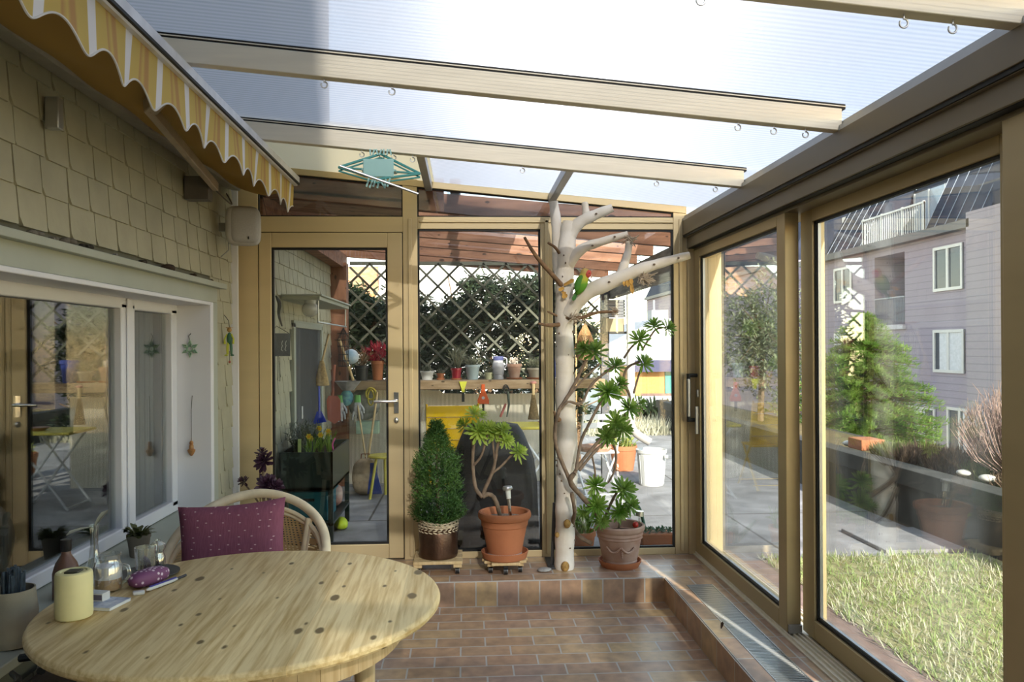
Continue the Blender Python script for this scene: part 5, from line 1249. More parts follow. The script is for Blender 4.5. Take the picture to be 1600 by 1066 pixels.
pot('flower_pot', 'brown clay pot partly behind the door stile', -.80, 8.70, .05, .062, .19, M['terra_old'], tuft(30, .25, M['sprig'], 1.0))
pot('flower_pot', 'black plastic pot with bare twigs by the timber post', -1.12, 8.66, .06, .072, .16, mat('black_plastic_pot', (.025, .027, .03), .5), tuft(40, .30, M['twig'], 1.2, .004))
bl = T('glazed_ball', 'blue and white glazed garden ball above the black pot', 'ball', (-1.21, 8.52, ZP))
part('stick', MB().tube([(-1.215, 8.54, ZP), (-1.215, 8.54, ZP + .2)], .006, 6), M['twig'], bl)
part('ball', MB().ell((-1.215, 8.52, 1.43), (.085, .085, .08), None, 24, 16), mat('blue_white_glaze', (.22, .42, .62), .3, 0, .3, 9, col2=(.72, .73, .75)), bl)

# tools hanging under the shelf
def tool(name, label, cat, x, z, build):
    o = T(name, label, cat, (x, 8.47, z), 'hand tools hanging from the plank shelf'); build(o, Vector((x, 8.47, z))); return o
def b_scraper(o, p):
    part('head', MB().prism([(p.x - .042, p.z + .0), (p.x + .042, p.z + .0), (p.x + .018, p.z - .075), (p.x + .016, p.z - .115), (p.x - .016, p.z - .115), (p.x - .018, p.z - .075)], 1, p.y - .008, p.y + .008), mat('lime_plastic', (.62, .62, .06), .4), o, bevel=.003)
    part('grip', MB().b(p.x - .014, p.x + .014, p.y - .01, p.y + .01, p.z - .215, p.z - .115), M['gasket'], o, bevel=.004)
tool('ice_scraper', 'lime yellow scraper with black grip hanging from the shelf', 'scraper', -.033, 1.16, b_scraper)
def b_dust(o, p):
    part('pan', MB().prism([(p.x - .018, p.z), (p.x + .018, p.z), (p.x + .022, p.z - .07), (p.x + .062, p.z - .17), (p.x + .060, p.z - .21), (p.x - .060, p.z - .21), (p.x - .062, p.z - .17), (p.x - .022, p.z - .07)], 1, p.y - .012, p.y + .012), mat('orange_plastic', (.60, .10, .02), .4), o, bevel=.004)
    part('sticker', MB().tube([(p.x, p.y - .0135, p.z - .145), (p.x, p.y - .011, p.z - .145)], .017, 16), mat('grey_sticker', (.4, .4, .45), .4), o)
    part('brush_grip', MB().b(p.x - .012, p.x + .012, p.y - .01, p.y + .01, p.z - .32, p.z - .21), M['gasket'], o, bevel=.004)
tool('dustpan', 'orange hand dustpan hanging from the shelf', 'dustpan', .18, 1.13, b_dust)
def b_pliers(o, p):
    m = MB()
    for i in range(3): m.tube([p + Vector((.028 * math.cos(a) + i * .006, -.003 * i, -.035 + .036 * math.sin(a) - i * .012)) for a in [2 * PI * k / 16 for k in range(16)]], .005, 6, True)
    part('ring', m, M['gasket'], o); part('handle_blade', MB().tube([p + Vector((.02, 0, -.07)), p + Vector((.035, 0, -.20)), p + Vector((.01, -.01, -.34))], [.014, .012, .006], 8), mat('dark_olive', (.06, .08, .06), .5), o)
    part('red_handle', MB().tube([p + Vector((.0, 0, -.20)), p + Vector((-.06, 0, -.34))], [.012, .014], 8), mat('faded_red', (.40, .12, .10), .5), o)
tool('garden_shears', 'shears with one faded red handle hanging from the shelf', 'shears', .42, 1.12, b_pliers)
def b_brush(o, p):
    part('handle', MB().tube([p, p + Vector((0, 0, -.12))], [.018, .014], 8), M['pineedge'], o)
    part('bristles', MB().lathe([(.012, -.11), (.02, -.12), (.062, -.38), (0, -.385)], p, 18, False, .5), mat('brown_bristle', (.22, .15, .07), .9, 0, .3, 60, .1, .4, 90), o)
    part('cap', MB().ell(p + Vector((0, 0, .012)), (.035, .018, .018)), mat('white_red_cap', (.5, .22, .18), .5, 0, .3, 30), o)
tool('hand_broom', 'brown hand broom hanging at the right end of the shelf', 'broom', .715, 1.13, b_brush)

# folding chairs and table
def slat_chair(name, label, c, rot, slat, frame, h=.86, w=.42, back_n=2, backh=.10, group=None):
    o = T(name, label, 'chair', c, group); Mx = Matrix.Translation(c) @ Matrix.Rotation(rot, 4, 'Z')
    def P(mb): return mb.xf(Mx)
    for s in (-1, 1):
        part('leg', P(MB().tube([(s * w / 2, .26, 0), (s * w / 2, -.10, .45), (s * w / 2, -.20, h)], .011, 8)), frame, o, 50)
        part('leg', P(MB().tube([(s * (w / 2 - .03), -.24, 0), (s * (w / 2 - .03), .20, .45)], .011, 8)), frame, o, 50)
    part('stretchers', P(MB().tube([(-w / 2, .22, .05), (w / 2, .22, .05)], .008, 6).tube([(-w / 2, -.2, .05), (w / 2, -.2, .05)], .008, 6)), frame, o)
    for i in range(5): part('seat_slat', P(MB().b(-w / 2 + .01, w / 2 - .01, -.18 + i * .08, -.115 + i * .08, .445, .46)), slat, o, bevel=.003)
    for i in range(back_n):
        z = h - .02 - i * (backh + (.03 if back_n < 3 else .007)); yb = -.20 + (h - z) * .25
        part('back_slat', P(MB().prism([(-w / 2 - .005, z - backh), (w / 2 + .005, z - backh), (w / 2 + .005, z - .02), (w / 2 - .02, z), (-w / 2 + .02, z), (-w / 2 - .005, z - .02)], 1, yb - .009, yb + .009)), slat, o, bevel=.003)
    return o
M['yellow'] = mat('yellow_lacquer', (.72, .45, .015), .35, 0, .04); M['lemon'] = mat('lemon_lacquer', (.72, .60, .10), .35, 0, .04); M['whitemetal'] = mat('white_lacquered_metal', (.78, .78, .78), .35)
slat_chair('folding_chair', 'yellow slatted folding chair behind the dwarf spruce', (-.14, 8.3, GZ), 0, M['yellow'], M['yellow'], .93, .52, 4, .112)
slat_chair('folding_chair', 'white folding chair with brown seat right of the trunk', (1.28, 7.95, GZ), .25, M['whitemetal'], M['whitemetal'], .86, .40, 2, .055)
solo('seat_basket', 'reddish brown woven mat on the white folding chair', 'mat', MB().lathe([(0, 0), (.15, 0), (.17, .03), (.165, .05), (0, .045)], (1.28, 7.93, GZ + .461), 24, False), mat('woven_rust', (.34, .15, .08), .8, 0, .4, 40, col2=(.52, .34, .24)), (1.28, 7.93, GZ + .461))
def folding_table(name, label, c, w, d, h, topm, legm):
    o = T(name, label, 'table', c)
    part('table_top', MB().b(c[0] - w / 2, c[0] + w / 2, c[1] - d / 2, c[1] + d / 2, c[2] + h - .028, c[2] + h), topm, o, bevel=.008)
    for s in (-1, 1):
        y = c[1] + s * (d / 2 - .05)
        part('leg', MB().tube([(c[0] - w / 2 + .04, y, c[2]), (c[0] + w / 2 - .08, y, c[2] + h - .03)], .011, 8), legm, o)
        part('leg', MB().tube([(c[0] + w / 2 - .04, y, c[2]), (c[0] - w / 2 + .08, y, c[2] + h - .03)], .011, 8), legm, o)
    part('stretcher', MB().tube([(c[0] - w / 2 + .05, c[1] - d / 2 + .05, c[2] + .02), (c[0] - w / 2 + .05, c[1] + d / 2 - .05, c[2] + .02)], .008, 6).tube([(c[0] + w / 2 - .05, c[1] - d / 2 + .05, c[2] + .02), (c[0] + w / 2 - .05, c[1] + d / 2 - .05, c[2] + .02)], .008, 6), legm, o)
    return o
folding_table('patio_table', 'lemon yellow folding table with white crossed legs on the patio', (.72, 7.9, GZ), .62, .55, .735, M['lemon'], M['whitemetal'])
solo('clay_dish', 'shallow brown clay dish on the yellow patio table', 'dish', MB().lathe([(0, 0), (.05, 0), (.10, .03), (.09, .032), (0, .012)], (.80, 7.85, GZ + .7352), 24, False), M['terra_old'], (.8, 7.85, GZ + .7352))
# covered barbecue
def superell(a, b_, p, n=40):
    return [(math.copysign(abs(math.cos(t)) ** p, math.cos(t)) * a, math.copysign(abs(math.sin(t)) ** p, math.sin(t)) * b_) for t in [2 * PI * i / n for i in range(n)]]
bq = MB(); secs = [(.05, .37, .30, .35), (.30, .365, .29, .35), (.55, .355, .28, .38), (.68, .33, .26, .42), (.78, .29, .235, .48), (.86, .25, .20, .55), (.905, .21, .17, .6), (.915, .15, .12, .7), (.917, .01, .01, 1)]
vs = []
for k, (z, a, b_, p) in enumerate(secs):
    for i, (x, y) in enumerate(superell(a, b_, p)):
        f_ = 1 + (.035 * math.sin(i * 2.2 + k) if k < 4 else .008 * math.sin(i)) * (1 - k / 9)
        vs.append(((.19 + x * f_ * .86), (5.725 + y * f_ * .80), GZ + z * 1.045))
bq.add(vs, [(k * 40 + i, k * 40 + (i + 1) % 40, (k + 1) * 40 + (i + 1) % 40, (k + 1) * 40 + i) for k in range(len(secs) - 1) for i in range(40)])
o = T('covered_barbecue', 'barbecue under a draped black weather cover on the patio', 'barbecue', (.19, 5.72, GZ))
part('weather_cover', bq, mat('black_tarpaulin', (.010, .0105, .013), .55, 0, .3, 5, .4, .3, 9), o, 70)
for sx in (-.28, .28):
    part('wheel', MB().tube([(.19 + sx * .8 - .02, 5.52, GZ + .05), (.19 + sx * .8 + .02, 5.52, GZ + .05)], .05, 18), M['castor'], o)

# planter table by the wall
PX0, PX1, PY0, PY1 = -1.42, -1.02, 6.15, 7.02
pl = T('raised_planter', 'dark green raised planter on legs by the shingled wall', 'planter', (-1.22, 6.6, GZ))
dgreen = mat('dark_green_metal', (.020, .035, .032), .35, .3, .1, 6)
bx = MB(); bx.b(PX0, PX1, PY0, PY0 + .015, .44, .73); bx.b(PX0, PX1, PY1 - .015, PY1, .44, .73); bx.b(PX0, PX0 + .015, PY0, PY1, .44, .73); bx.b(PX1 - .015, PX1, PY0, PY1, .44, .73); bx.b(PX0, PX1, PY0, PY1, .44, .46)
part('trough', bx, dgreen, pl); part('soil', MB().b(PX0 + .015, PX1 - .015, PY0 + .015, PY1 - .015, .46, .69), M['soil'], pl, 0)
for x in (PX0 + .018, PX1 - .018):
    for y in (PY0 + .018, PY1 - .018): part('leg', MB().b(x - .018, x + .018, y - .018, y + .018, GZ, .44), dgreen, pl)
part('shelf', MB().b(PX0, PX1, PY0, PY1, .17, .19), dgreen, pl)
cr = T('plastic_crate', 'teal plastic crate on the lower shelf of the planter', 'crate', (-1.22, 6.42, .191))
cm = mat('teal_plastic', (.012, .13, .16), .45, 0, .06)
part('crate_body', MB().b(-1.37, -1.07, 6.22, 6.62, .191, .40), cm, cr, bevel=.01); part('rim', MB().b(-1.385, -1.055, 6.205, 6.635, .385, .42), cm, cr, bevel=.005)
part('grip_slot', MB().b(-1.27, -1.17, 6.212, 6.221, .345, .365), M['gasket'], cr)
solo('paper_bag', 'beige and red paper sack on the planter shelf behind the crate', 'bag', MB().ell((-1.16, 6.82, .28), (.11, .10, .09), None, 16, 10, .6), mat('paper_sack', (.46, .36, .29), .8, 0, .3, 12, col2=(.5, .2, .14)), (-1.16, 6.82, .191), smooth=60)
lg = MB().ell((-1.05, 6.72, GZ + .045), (.055, .12, .045), Matrix.Rotation(.3, 3, 'Z'), 18, 10, .8)
solo('garden_clog', 'lime green garden clog on the ground beside the planter leg', 'shoe', lg, mat('lime_rubber', (.50, .62, .03), .4), (-1.05, 6.72, GZ), smooth=60)
hb = MB()
for i in range(420):
    p = Vector((rnd.uniform(PX0 + .09, PX0 + .19), rnd.uniform(PY0 + .08, PY0 + .5), .69)); d = Vector((rnd.gauss(0, .3), rnd.gauss(0, .3), 1)).normalized(); L = rnd.uniform(.10, .26)
    hb.blade(p, d, L, .004)
    for k in range(5): hb.blade(p + d * L * rnd.uniform(.3, 1), d + rvec(1), .03, .004)
solo('lavender_bush', 'grey green lavender bush at the left of the planter', 'herb', hb, leafmat('lavender_leaf', (.055, .075, .045), (.12, .14, .09), .2), (PX0 + .1, PY0 + .3, .69), smooth=0)
for i in range(6):
    x, y = PX1 - .06 - rnd.uniform(0, .14), PY0 + .06 + i * .07
    o = T('daffodil', ['front yellow daffodil at the planter corner', 'second daffodil from the front in the planter', 'daffodil in full bloom at the middle of the planter', 'taller daffodil behind the full bloom', 'daffodil bud left of the tall one', 'rearmost daffodil in the planter'][i], 'flower', (x, y, .69), 'daffodils in the raised planter')
    lm = MB()
    for k in range(10): lm.leaf((x + rnd.uniform(-.02, .02), y + rnd.uniform(-.02, .02), .69), (rnd.gauss(0, .3), rnd.gauss(0, .3), 1), rnd.uniform(.10, .19), .011, bend=rnd.uniform(-.3, .1))
    part('leaves', lm, leafmat('daffodil_leaf_%d' % i, (.10, .22, .03), (.24, .36, .06), .3), o, 0)
    h_ = rnd.uniform(.13, .20); part('stem', MB().tube([(x, y, .69), (x, y, .69 + h_)], .003, 5), M['rosette'], o)
    fm_ = MB()
    for k in range(6): a = k * PI / 3; fm_.leaf((x, y - .01, .69 + h_), (math.cos(a), -.35, math.sin(a)), .026, .016, up=(0, -1, 0), base=.5)
    part('petals', fm_, mat('daffodil_yellow_%d' % i, (.75, .62, .06), .5), o, 0)
    part('trumpet', MB().lathe([(.006, 0), (.009, .012), (.012, .018)], (0, 0, 0), 10).xf(Matrix.Translation((x, y - .012, .69 + h_)) @ Matrix.Rotation(PI / 2, 4, 'X')), mat('trumpet_%d' % i, (.75, .42, .02), .5), o)
solo('plant_label', 'pale green upright plant marker at the planter front', 'marker', MB().b(-1.285, -1.260, 6.172, 6.176, .69, .83), mat('label_green', (.45, .56, .22), .5), (-1.27, 6.174, .69))
solo('pink_ribbon', 'pink ribbon tied in the planter beside the daffodils', 'ribbon', MB().tube(spline([(-1.05, 6.40, .70), (-1.06, 6.39, .76), (-1.04, 6.39, .81)], 4), [.006] * 9, 8), mat('pink_ribbon', (.55, .08, .28), .5), (-1.05, 6.4, .69))

# cellar door with canopy and lamp in the wall
d6 = sroot('door_7', 'dark cellar door in the shingled wall outside')
struct('leaf', MB().b(-1.468, -1.452, 6.85, 8.06, GZ, 1.70), mat('dark_slate_door', (.055, .06, .065), .5), d6)
struct('door_frame', MB().b(-1.468, -1.435, 6.78, 6.85, GZ, 1.74).b(-1.468, -1.435, 8.06, 8.12, GZ, 1.74).b(-1.468, -1.435, 6.78, 8.12, 1.70, 1.76), M['sage'], d6, bevel=.003)
cn = T('door_canopy', 'small grey canopy shelf above the cellar door', 'canopy', (-1.3, 7.1, 1.9))
part('roof_board', MB().b(-1.45, -1.15, 6.38, 7.95, 1.905, 1.935).b(-1.45, -1.13, 6.36, 7.97, 1.935, 1.95), M['sage'], cn, bevel=.004)
part('rail', MB().tube([(-1.17, 6.4, 1.73), (-1.17, 7.9, 1.73)], .008, 6).tube([(-1.17, 6.42, 1.73), (-1.17, 6.42, 1.9)], .006, 6).tube([(-1.17, 7.85, 1.73), (-1.17, 7.85, 1.9)], .006, 6), M['alu'], cn)
gl = T('globe_lamp', 'round milk glass lamp under the door canopy', 'lamp', (-1.24, 6.46, 1.83))
part('globe', MB().ell((-1.24, 6.46, 1.835), (.065, .065, .062), None, 22, 14), mat('milk_glass', (.50, .50, .47), .15), gl, 60)
part('fitting', MB().lathe([(0, .045), (.045, .045), (.05, .071), (0, .071)], (-1.24, 6.46, 1.835), 18, False), M['alu'], gl)
sg = T('slate_sign', 'grey slate board with white chalk strokes hanging on the wall', 'sign', (-1.37, 6.0, 1.46))
Rg = Matrix.Rotation(math.radians(32), 3, 'Z'); cc = Vector((-1.375, 6.0, 1.55))
part('board', MB().box(cc, (.155, .012, .17), Rg), mat('slate_board', (.085, .09, .10), .6, 0, .2, 8), sg, bevel=.003)
ck = MB()
for dx in (0, .028):
    ck.tube([cc + Rg @ Vector((.01 + dx + u_, -.008, v_)) for u_, v_ in ((.008, .03), (-.002, .005), (.006, -.005), (-.004, -.035), (.006, -.045))], .0022, 5)
part('chalk_strokes', ck, M['whitegloss'], sg)
part('cord', MB().tube([cc + Rg @ Vector((-.07, 0, .085)), cc + Vector((-.03, .02, .14)), cc + Rg @ Vector((.07, 0, .085))], .002, 5), M['gasket'], sg)
part('hanging_loop', MB().tube([cc + Vector((-.01, -.01, -.085)), cc + Vector((-.015, -.01, -.26)), cc + Vector((0, -.01, -.27)), cc + Vector((0, -.01, -.09))], .002, 5), M['gasket'], sg)
for i, (y, lab) in enumerate(((5.85, 'dark iron sickle hook on the shingles above the slate'), (6.12, 'rusty iron bar hook right of the sickle hook'))):
    solo('iron_hook', lab, 'hook', MB().tube(spline([(-1.43, y, 1.92), (-1.40, y - .02, 1.86), (-1.41, y, 1.78), (-1.39, y + .02, 1.69)], 4), [.006, .008, .012, .014, .014, .014, .013, .012, .011, .010, .008, .007, .005], 8), mat('rusty_iron_%d' % i, (.045, .038, .03), .8), (-1.42, y, 1.69), 'iron hooks on the shingle wall')
bk2 = T('wire_baskets', 'black wire hanging baskets under the canopy rail', 'basket', (-1.17, 7.75, 1.5))
wb = MB()
for z, r_ in ((1.66, .055), (1.60, .065), (1.54, .055), (1.46, .045), (1.40, .055), (1.35, .05)): wb.tube([(-1.17 + r_ * math.cos(a), 7.72 + r_ * math.sin(a), z) for a in [2 * PI * i / 18 for i in range(18)]], .004, 5, True)
for k in range(8): a = k * PI / 4; wb.tube([(-1.17, 7.72, 1.72), (-1.17 + .06 * math.cos(a), 7.72 + .06 * math.sin(a), 1.60), (-1.17 + .045 * math.cos(a), 7.72 + .045 * math.sin(a), 1.46), (-1.17 + .05 * math.cos(a), 7.72 + .05 * math.sin(a), 1.35)], .003, 5)
part('wires', wb, M['gasket'], bk2, 60)
def longtool(name, label, cat, a, b_, r, hm, headb=None, headm=None, headname='head'):
    o = T(name, label, cat, (b_[0], b_[1], b_[2])); part('handle', MB().tube([a, b_], r, 8), hm, o)
    if headb: part(headname, headb, headm, o, 40)
    return o
longtool('corn_broom', 'straw corn broom hanging by the cellar door', 'broom', (-1.34, 7.9, 1.66), (-1.40, 7.85, 1.38), .010, M['pineedge'], MB().lathe([(.02, 0), (.03, -.04), (.075, -.24), (0, -.245)], (-1.40, 7.85, 1.40), 18, False, .4), mat('straw_bristles', (.45, .32, .15), .9, 0, .3, 50), 'bristles')
longtool('red_shovel', 'red shovel hanging beside the corn broom', 'shovel', (-1.36, 8.35, 1.35), (-1.38, 8.35, 1.03), .016, mat('red_handle_paint', (.30, .09, .05), .5), MB().prism([(-1.42, 1.03), (-1.33, 1.03), (-1.30, .98), (-1.30, .78), (-1.36, .74), (-1.43, .78), (-1.44, .98)], 1, 8.34, 8.36), mat('red_blade_paint', (.34, .10, .06), .5), 'blade')
longtool('blue_rake', 'blue garden hand rake between cellar door and red shovel', 'rake', (-1.40, 7.7, 1.16), (-1.40, 7.7, .90), .010, mat('blue_handle', (.03, .05, .40), .4), MB().prism([(-1.42, .92), (-1.38, .92), (-1.33, .82), (-1.46, .80)], 1, 7.69, 7.71), bpy.data.materials['blue_handle'], 'head')
longtool('wooden_pole', 'pale wooden pole leaning above the shelf by the post', 'pole', (-1.32, 8.42, 1.62), (-1.18, 8.45, 1.18), .014, M['pineedge'])
longtool('garden_hoe', 'wooden handled hoe leaning on the reed screen', 'hoe', (-.93, 8.44, 1.06), (-1.02, 8.30, .33), .012, M['pineedge'], MB().lathe([(.0, 0), (.012, 0), (.02, -.06), (.0, -.07)], (-1.02, 8.30, .36), 10, False), mat('dark_hoe_iron', (.05, .04, .035), .7), 'blade')
longtool('garden_fork', 'thin garden fork leaning left of the hoe', 'fork', (-1.14, 8.42, .98), (-1.04, 8.30, .40), .009, M['pineedge'], MB().tube([(-1.08, 8.30, .43), (-1.10, 8.29, .28)], .006, 6).tube([(-1.04, 8.30, .43), (-1.04, 8.29, .27)], .006, 6).tube([(-1.0, 8.30, .43), (-.98, 8.29, .29)], .006, 6).tube([(-1.08, 8.30, .43), (-1.0, 8.3, .43)], .006, 6), mat('rusty_tines', (.22, .10, .05), .8), 'tines')
solo('thermometer', 'small white thermometer on the cellar door', 'thermometer', MB().b(-1.451, -1.443, 7.12, 7.165, .90, 1.01), M['whitegloss'], (-1.447, 7.14, .9), bevel=.003)
def glove(x, lab):
    o = T('garden_glove', lab, 'glove', (x, 8.42, .76), 'garden gloves hung to dry'); Y = 8.42
    part('palm', MB().ell((x, Y, .90), (.042, .02, .075), None, 16, 10, .8), mat('grey_fleck_cotton', (.46, .46, .47), .9, 0, .3, 45), o, 60)
    fm_ = MB()
    for k, (dx, L) in enumerate(((-.034, .085), (-.012, .105), (.012, .10), (.034, .08))): fm_.tube([(x + dx, Y, .86), (x + dx * 1.35, Y - .01, .86 - L * .5), (x + dx * 1.5, Y - .005, .86 - L)], [.014, .013, .009], 8)
    fm_.tube([(x + .035, Y, .92), (x + .062, Y - .01, .88), (x + .068, Y - .01, .84)], [.014, .013, .009], 8)
    part('fingers', fm_, bpy.data.materials['grey_fleck_cotton'], o, 60)
    part('cuff', MB().lathe([(.03, .955), (.036, .955), (.03, 1.03), (.024, 1.03)], (x, Y, 0), 16, False, .6), mat('green_cuff', (.17, .42, .12), .8), o)
glove(-1.315, 'left of two grey garden gloves with green cuff'); glove(-1.135, 'right of two grey garden gloves with green cuff')
solo('blue_net_bag', 'turquoise and blue net bundle between the gloves', 'bundle', MB().ell((-1.25, 8.45, 1.0), (.07, .05, .085), None, 16, 10), mat('blue_net', (.05, .16, .30), .8, 0, .5, 25, col2=(.22, .48, .46)), (-1.25, 8.45, .92), smooth=60)
o = T('enamel_bowl', 'grey enamel bowl hanging below the shelf by the post', 'bowl', (-1.2, 8.40, 1.08)); part('bowl', MB().lathe([(0, 0), (.05, 0), (.13, .09), (.135, .09), (.06, -.006), (0, -.006)], (-1.22, 8.34, 1.09), 28, False), mat('grey_enamel', (.26, .25, .25), .4, 0, .3, 15), o)
o = T('wicker_tray', 'mottled dark tray leaning behind the gloves', 'tray', (-1.10, 8.6, .72)); part('tray', MB().ell((-1.09, 8.62, .92), (.17, .03, .17), None, 26, 12), mat('mottled_tray', (.07, .075, .06), .6, 0, .5, 14, col2=(.36, .36, .32)), o, 60)
solo('coiled_hose', 'yellow coiled cord hanging on the shelf edge', 'hose', MB().tube([(-1.0 + .05 * math.cos(a), 8.46 + .004 * math.sin(3 * a), 1.04 + .06 * math.sin(a)) for a in [2 * PI * i / 24 for i in range(24)]], .011, 6, True).tube([(-1.0 + .03 * math.cos(a), 8.45, 1.0 + .08 * math.sin(a)) for a in [2 * PI * i / 24 for i in range(24)]], .008, 6, True), mat('yellow_hose', (.50, .40, .06), .5), (-1, 8.46, .96))
solo('mint_box', 'mint green box hung on the reed screen', 'box', MB().b(-1.18, -.94, 8.62, 8.75, .60, .735), mat('mint_paint', (.40, .55, .42), .5), (-1.06, 8.7, .6), bevel=.004)
solo('jute_sack', 'beige jute sack on the patio floor below the mint box', 'sack', MB().ell((-1.04, 8.25, GZ + .185), (.13, .12, .185), None, 20, 12, .75), mat('jute', (.36, .28, .19), .9, 0, .15, 30, .1, .3, 120), (-1.04, 8.25, GZ), smooth=60)
bm2 = MB()
for i in range(14): bm2.tube([(-.96 + i * .004, 8.06, .30), (-.99 + i * .011, 8.05, .06)], .005, 5)
o = T('blue_broom_head', 'blue plastic leaf broom head beside the jute sack', 'broom', (-.93, 8.06, .06)); part('bristles', bm2, mat('blue_bristles', (.03, .07, .30), .4), o); part('ferrule', MB().b(-.965, -.895, 8.05, 8.075, .29, .37), bpy.data.materials['blue_bristles'], o, bevel=.005)
o = T('yellow_stool', 'small pale yellow round stool partly behind the door stile', 'stool', (-.83, 8.1, GZ))
part('seat', MB().lathe([(0, .40), (.15, .40), (.16, .412), (.15, .425), (0, .425)], (-.83, 8.1, GZ), 30, False), M['lemon'], o)
for sx, sy in ((-1, -1), (1, -1), (0, 1)): part('leg', MB().tube([(-.83 + sx * .07, 8.1 + sy * .07, GZ + .40), (-.83 + sx * .13, 8.1 + sy * .12, GZ)], .014, 8), M['lemon'], o)

# right side of the patio
o = T('conical_basket', 'conical wicker feeder basket hanging right of the trunk', 'basket', (1.20, 8.0, 1.42))
wm = MB()
for k in range(26): a = 2 * PI * k / 26; wm.tube([(1.20, 8, 1.76), (1.20 + .055 * math.cos(a), 8 + .055 * math.sin(a), 1.66), (1.20 + .11 * math.cos(a), 8 + .11 * math.sin(a), 1.50)], .004, 5)
for z, r_ in ((1.70, .033), (1.64, .062), (1.58, .083), (1.52, .104)): wm.tube([(1.20 + r_ * math.cos(a), 8 + r_ * math.sin(a), z) for a in [2 * PI * i / 24 for i in range(24)]], .005, 5, True)
part('wicker_cone', wm, mat('orange_wicker', (.36, .19, .07), .7, 0, .3, 30), o, 60)
part('lining', MB().lathe([(.0, .3), (.05, .2), (.095, .05), (.09, -.06), (0, -.07)], (1.20, 8, 1.45), 20, False), mat('dry_lining', (.26, .14, .08), .9), o)
part('cord', MB().tube([(1.20, 8, 1.75), (1.20, 8, 2.33)], .004, 5), M['gasket'], o)
o = T('nesting_box', 'beige nesting box with grey slatted roof on the pergola post', 'birdhouse', (1.62, 8.72, 1.66))
part('box', MB().b(1.52, 1.72, 8.60, 8.76, 1.68, 1.83), mat('beige_wood', (.34, .28, .18), .7), o, bevel=.004); part('floor_board', MB().b(1.49, 1.75, 8.57, 8.78, 1.66, 1.682), mat('dark_board', (.06, .055, .05), .8), o)
rm_ = MB()
for i in range(6): rm_.b(1.50, 1.73, 8.58 + .002 * i, 8.77, 1.84 + i * .032, 1.868 + i * .032)
part('slatted_roof', rm_, mat('grey_slats', (.20, .20, .21), .7), o, 0)
o = T('rain_downpipe', 'white rain downpipe on the pergola corner above the bin', 'pipe', (1.80, 8.55, .48))
part('pipe', MB().tube([(1.77, 8.5, 2.15), (1.77, 8.5, .74)], .043, 18), M['whitegloss'], o)
part('elbow', MB().tube(spline([(1.77, 8.5, .76), (1.775, 8.5, .66), (1.83, 8.5, .58), (1.97, 8.48, .49)], 5), .045, 18), mat('grey_elbow', (.36, .33, .31), .5), o)
o = T('white_bin', 'white ribbed plastic bin standing under the downpipe', 'bin', (2.0, 8.55, GZ))
part('bin_body', MB().lathe([(0, 0), (.125, 0), (.13, .01), (.155, .35), (.165, .352), (.167, .385), (.158, .388), (.145, .36), (.12, .02), (0, .02)], (2.0, 8.55, GZ), 48, False), M['whitegloss'], o)
part('lug', MB().b(2.10, 2.15, 8.39, 8.42, GZ + .30, GZ + .34), M['alu'], o, bevel=.006); rb = MB()
for k in range(16): a = 2 * PI * k / 16; rb.tube([(2.0 + .129 * math.cos(a), 8.55 + .129 * math.sin(a), GZ + .02), (2.0 + .153 * math.cos(a), 8.55 + .153 * math.sin(a), GZ + .33)], .005, 5)
part('ribs', rb, M['whitegloss'], o)
o = T('watering_can', 'dark green watering can outside behind the weathered pot', 'watering can', (1.20, 5.75, GZ))
gcan = mat('green_can', (.025, .10, .055), .4)
part('can_body', MB().lathe([(0, 0), (.10, 0), (.105, .01), (.10, .20), (.09, .22), (0, .225)], (1.20, 5.75, GZ), 28, False), gcan, o)
part('handle', MB().tube(spline([(1.13, 5.75, GZ + .20), (1.17, 5.75, GZ + .33), (1.25, 5.75, GZ + .33), (1.30, 5.75, GZ + .14)], 5), .012, 8), gcan, o)
part('spout', MB().tube([(1.12, 5.72, GZ + .08), (1.0, 5.66, GZ + .24)], [.022, .012], 10), gcan, o)
o = T('clay_trough', 'terracotta trough with spiky green succulents outside the glass behind the weathered pot', 'trough', (1.33, 5.6, GZ))
part('trough_body', MB().prism([(1.235, GZ), (1.425, GZ), (1.445, .21), (1.215, .21)], 1, 5.50, 5.68), M['terra'], o, bevel=.008)
m = MB()
for k in range(5): rosette(m, (1.25 + k * .042, 5.55 + .03 * (k % 2), .215), (rnd.uniform(-.3, .3), -.3, 1), .06, 22, .3)
part('succulent_rosettes', m, leafmat('blue_green_succulent', (.03, .10, .045), (.08, .19, .09), .15), o, 0)
pot('flower_pot', 'terracotta pot standing outside between trunk and weathered pot', .80, 5.62, .08, .105, .20, M['terra'], tuft(40, .2, M['rosette_dark'], .8, .012), False, GZ, group='pots on the patio floor')
pot('flower_pot', 'small red clay pot beside the grass strip near the bin', 1.90, 9.6, .12, .16, .30, M['terra'], tuft(60, .2, leafmat('strip_leaf', (.2, .26, .05), (.4, .42, .12), .3), 1, .01), False, GZ, group='pots on the patio floor')

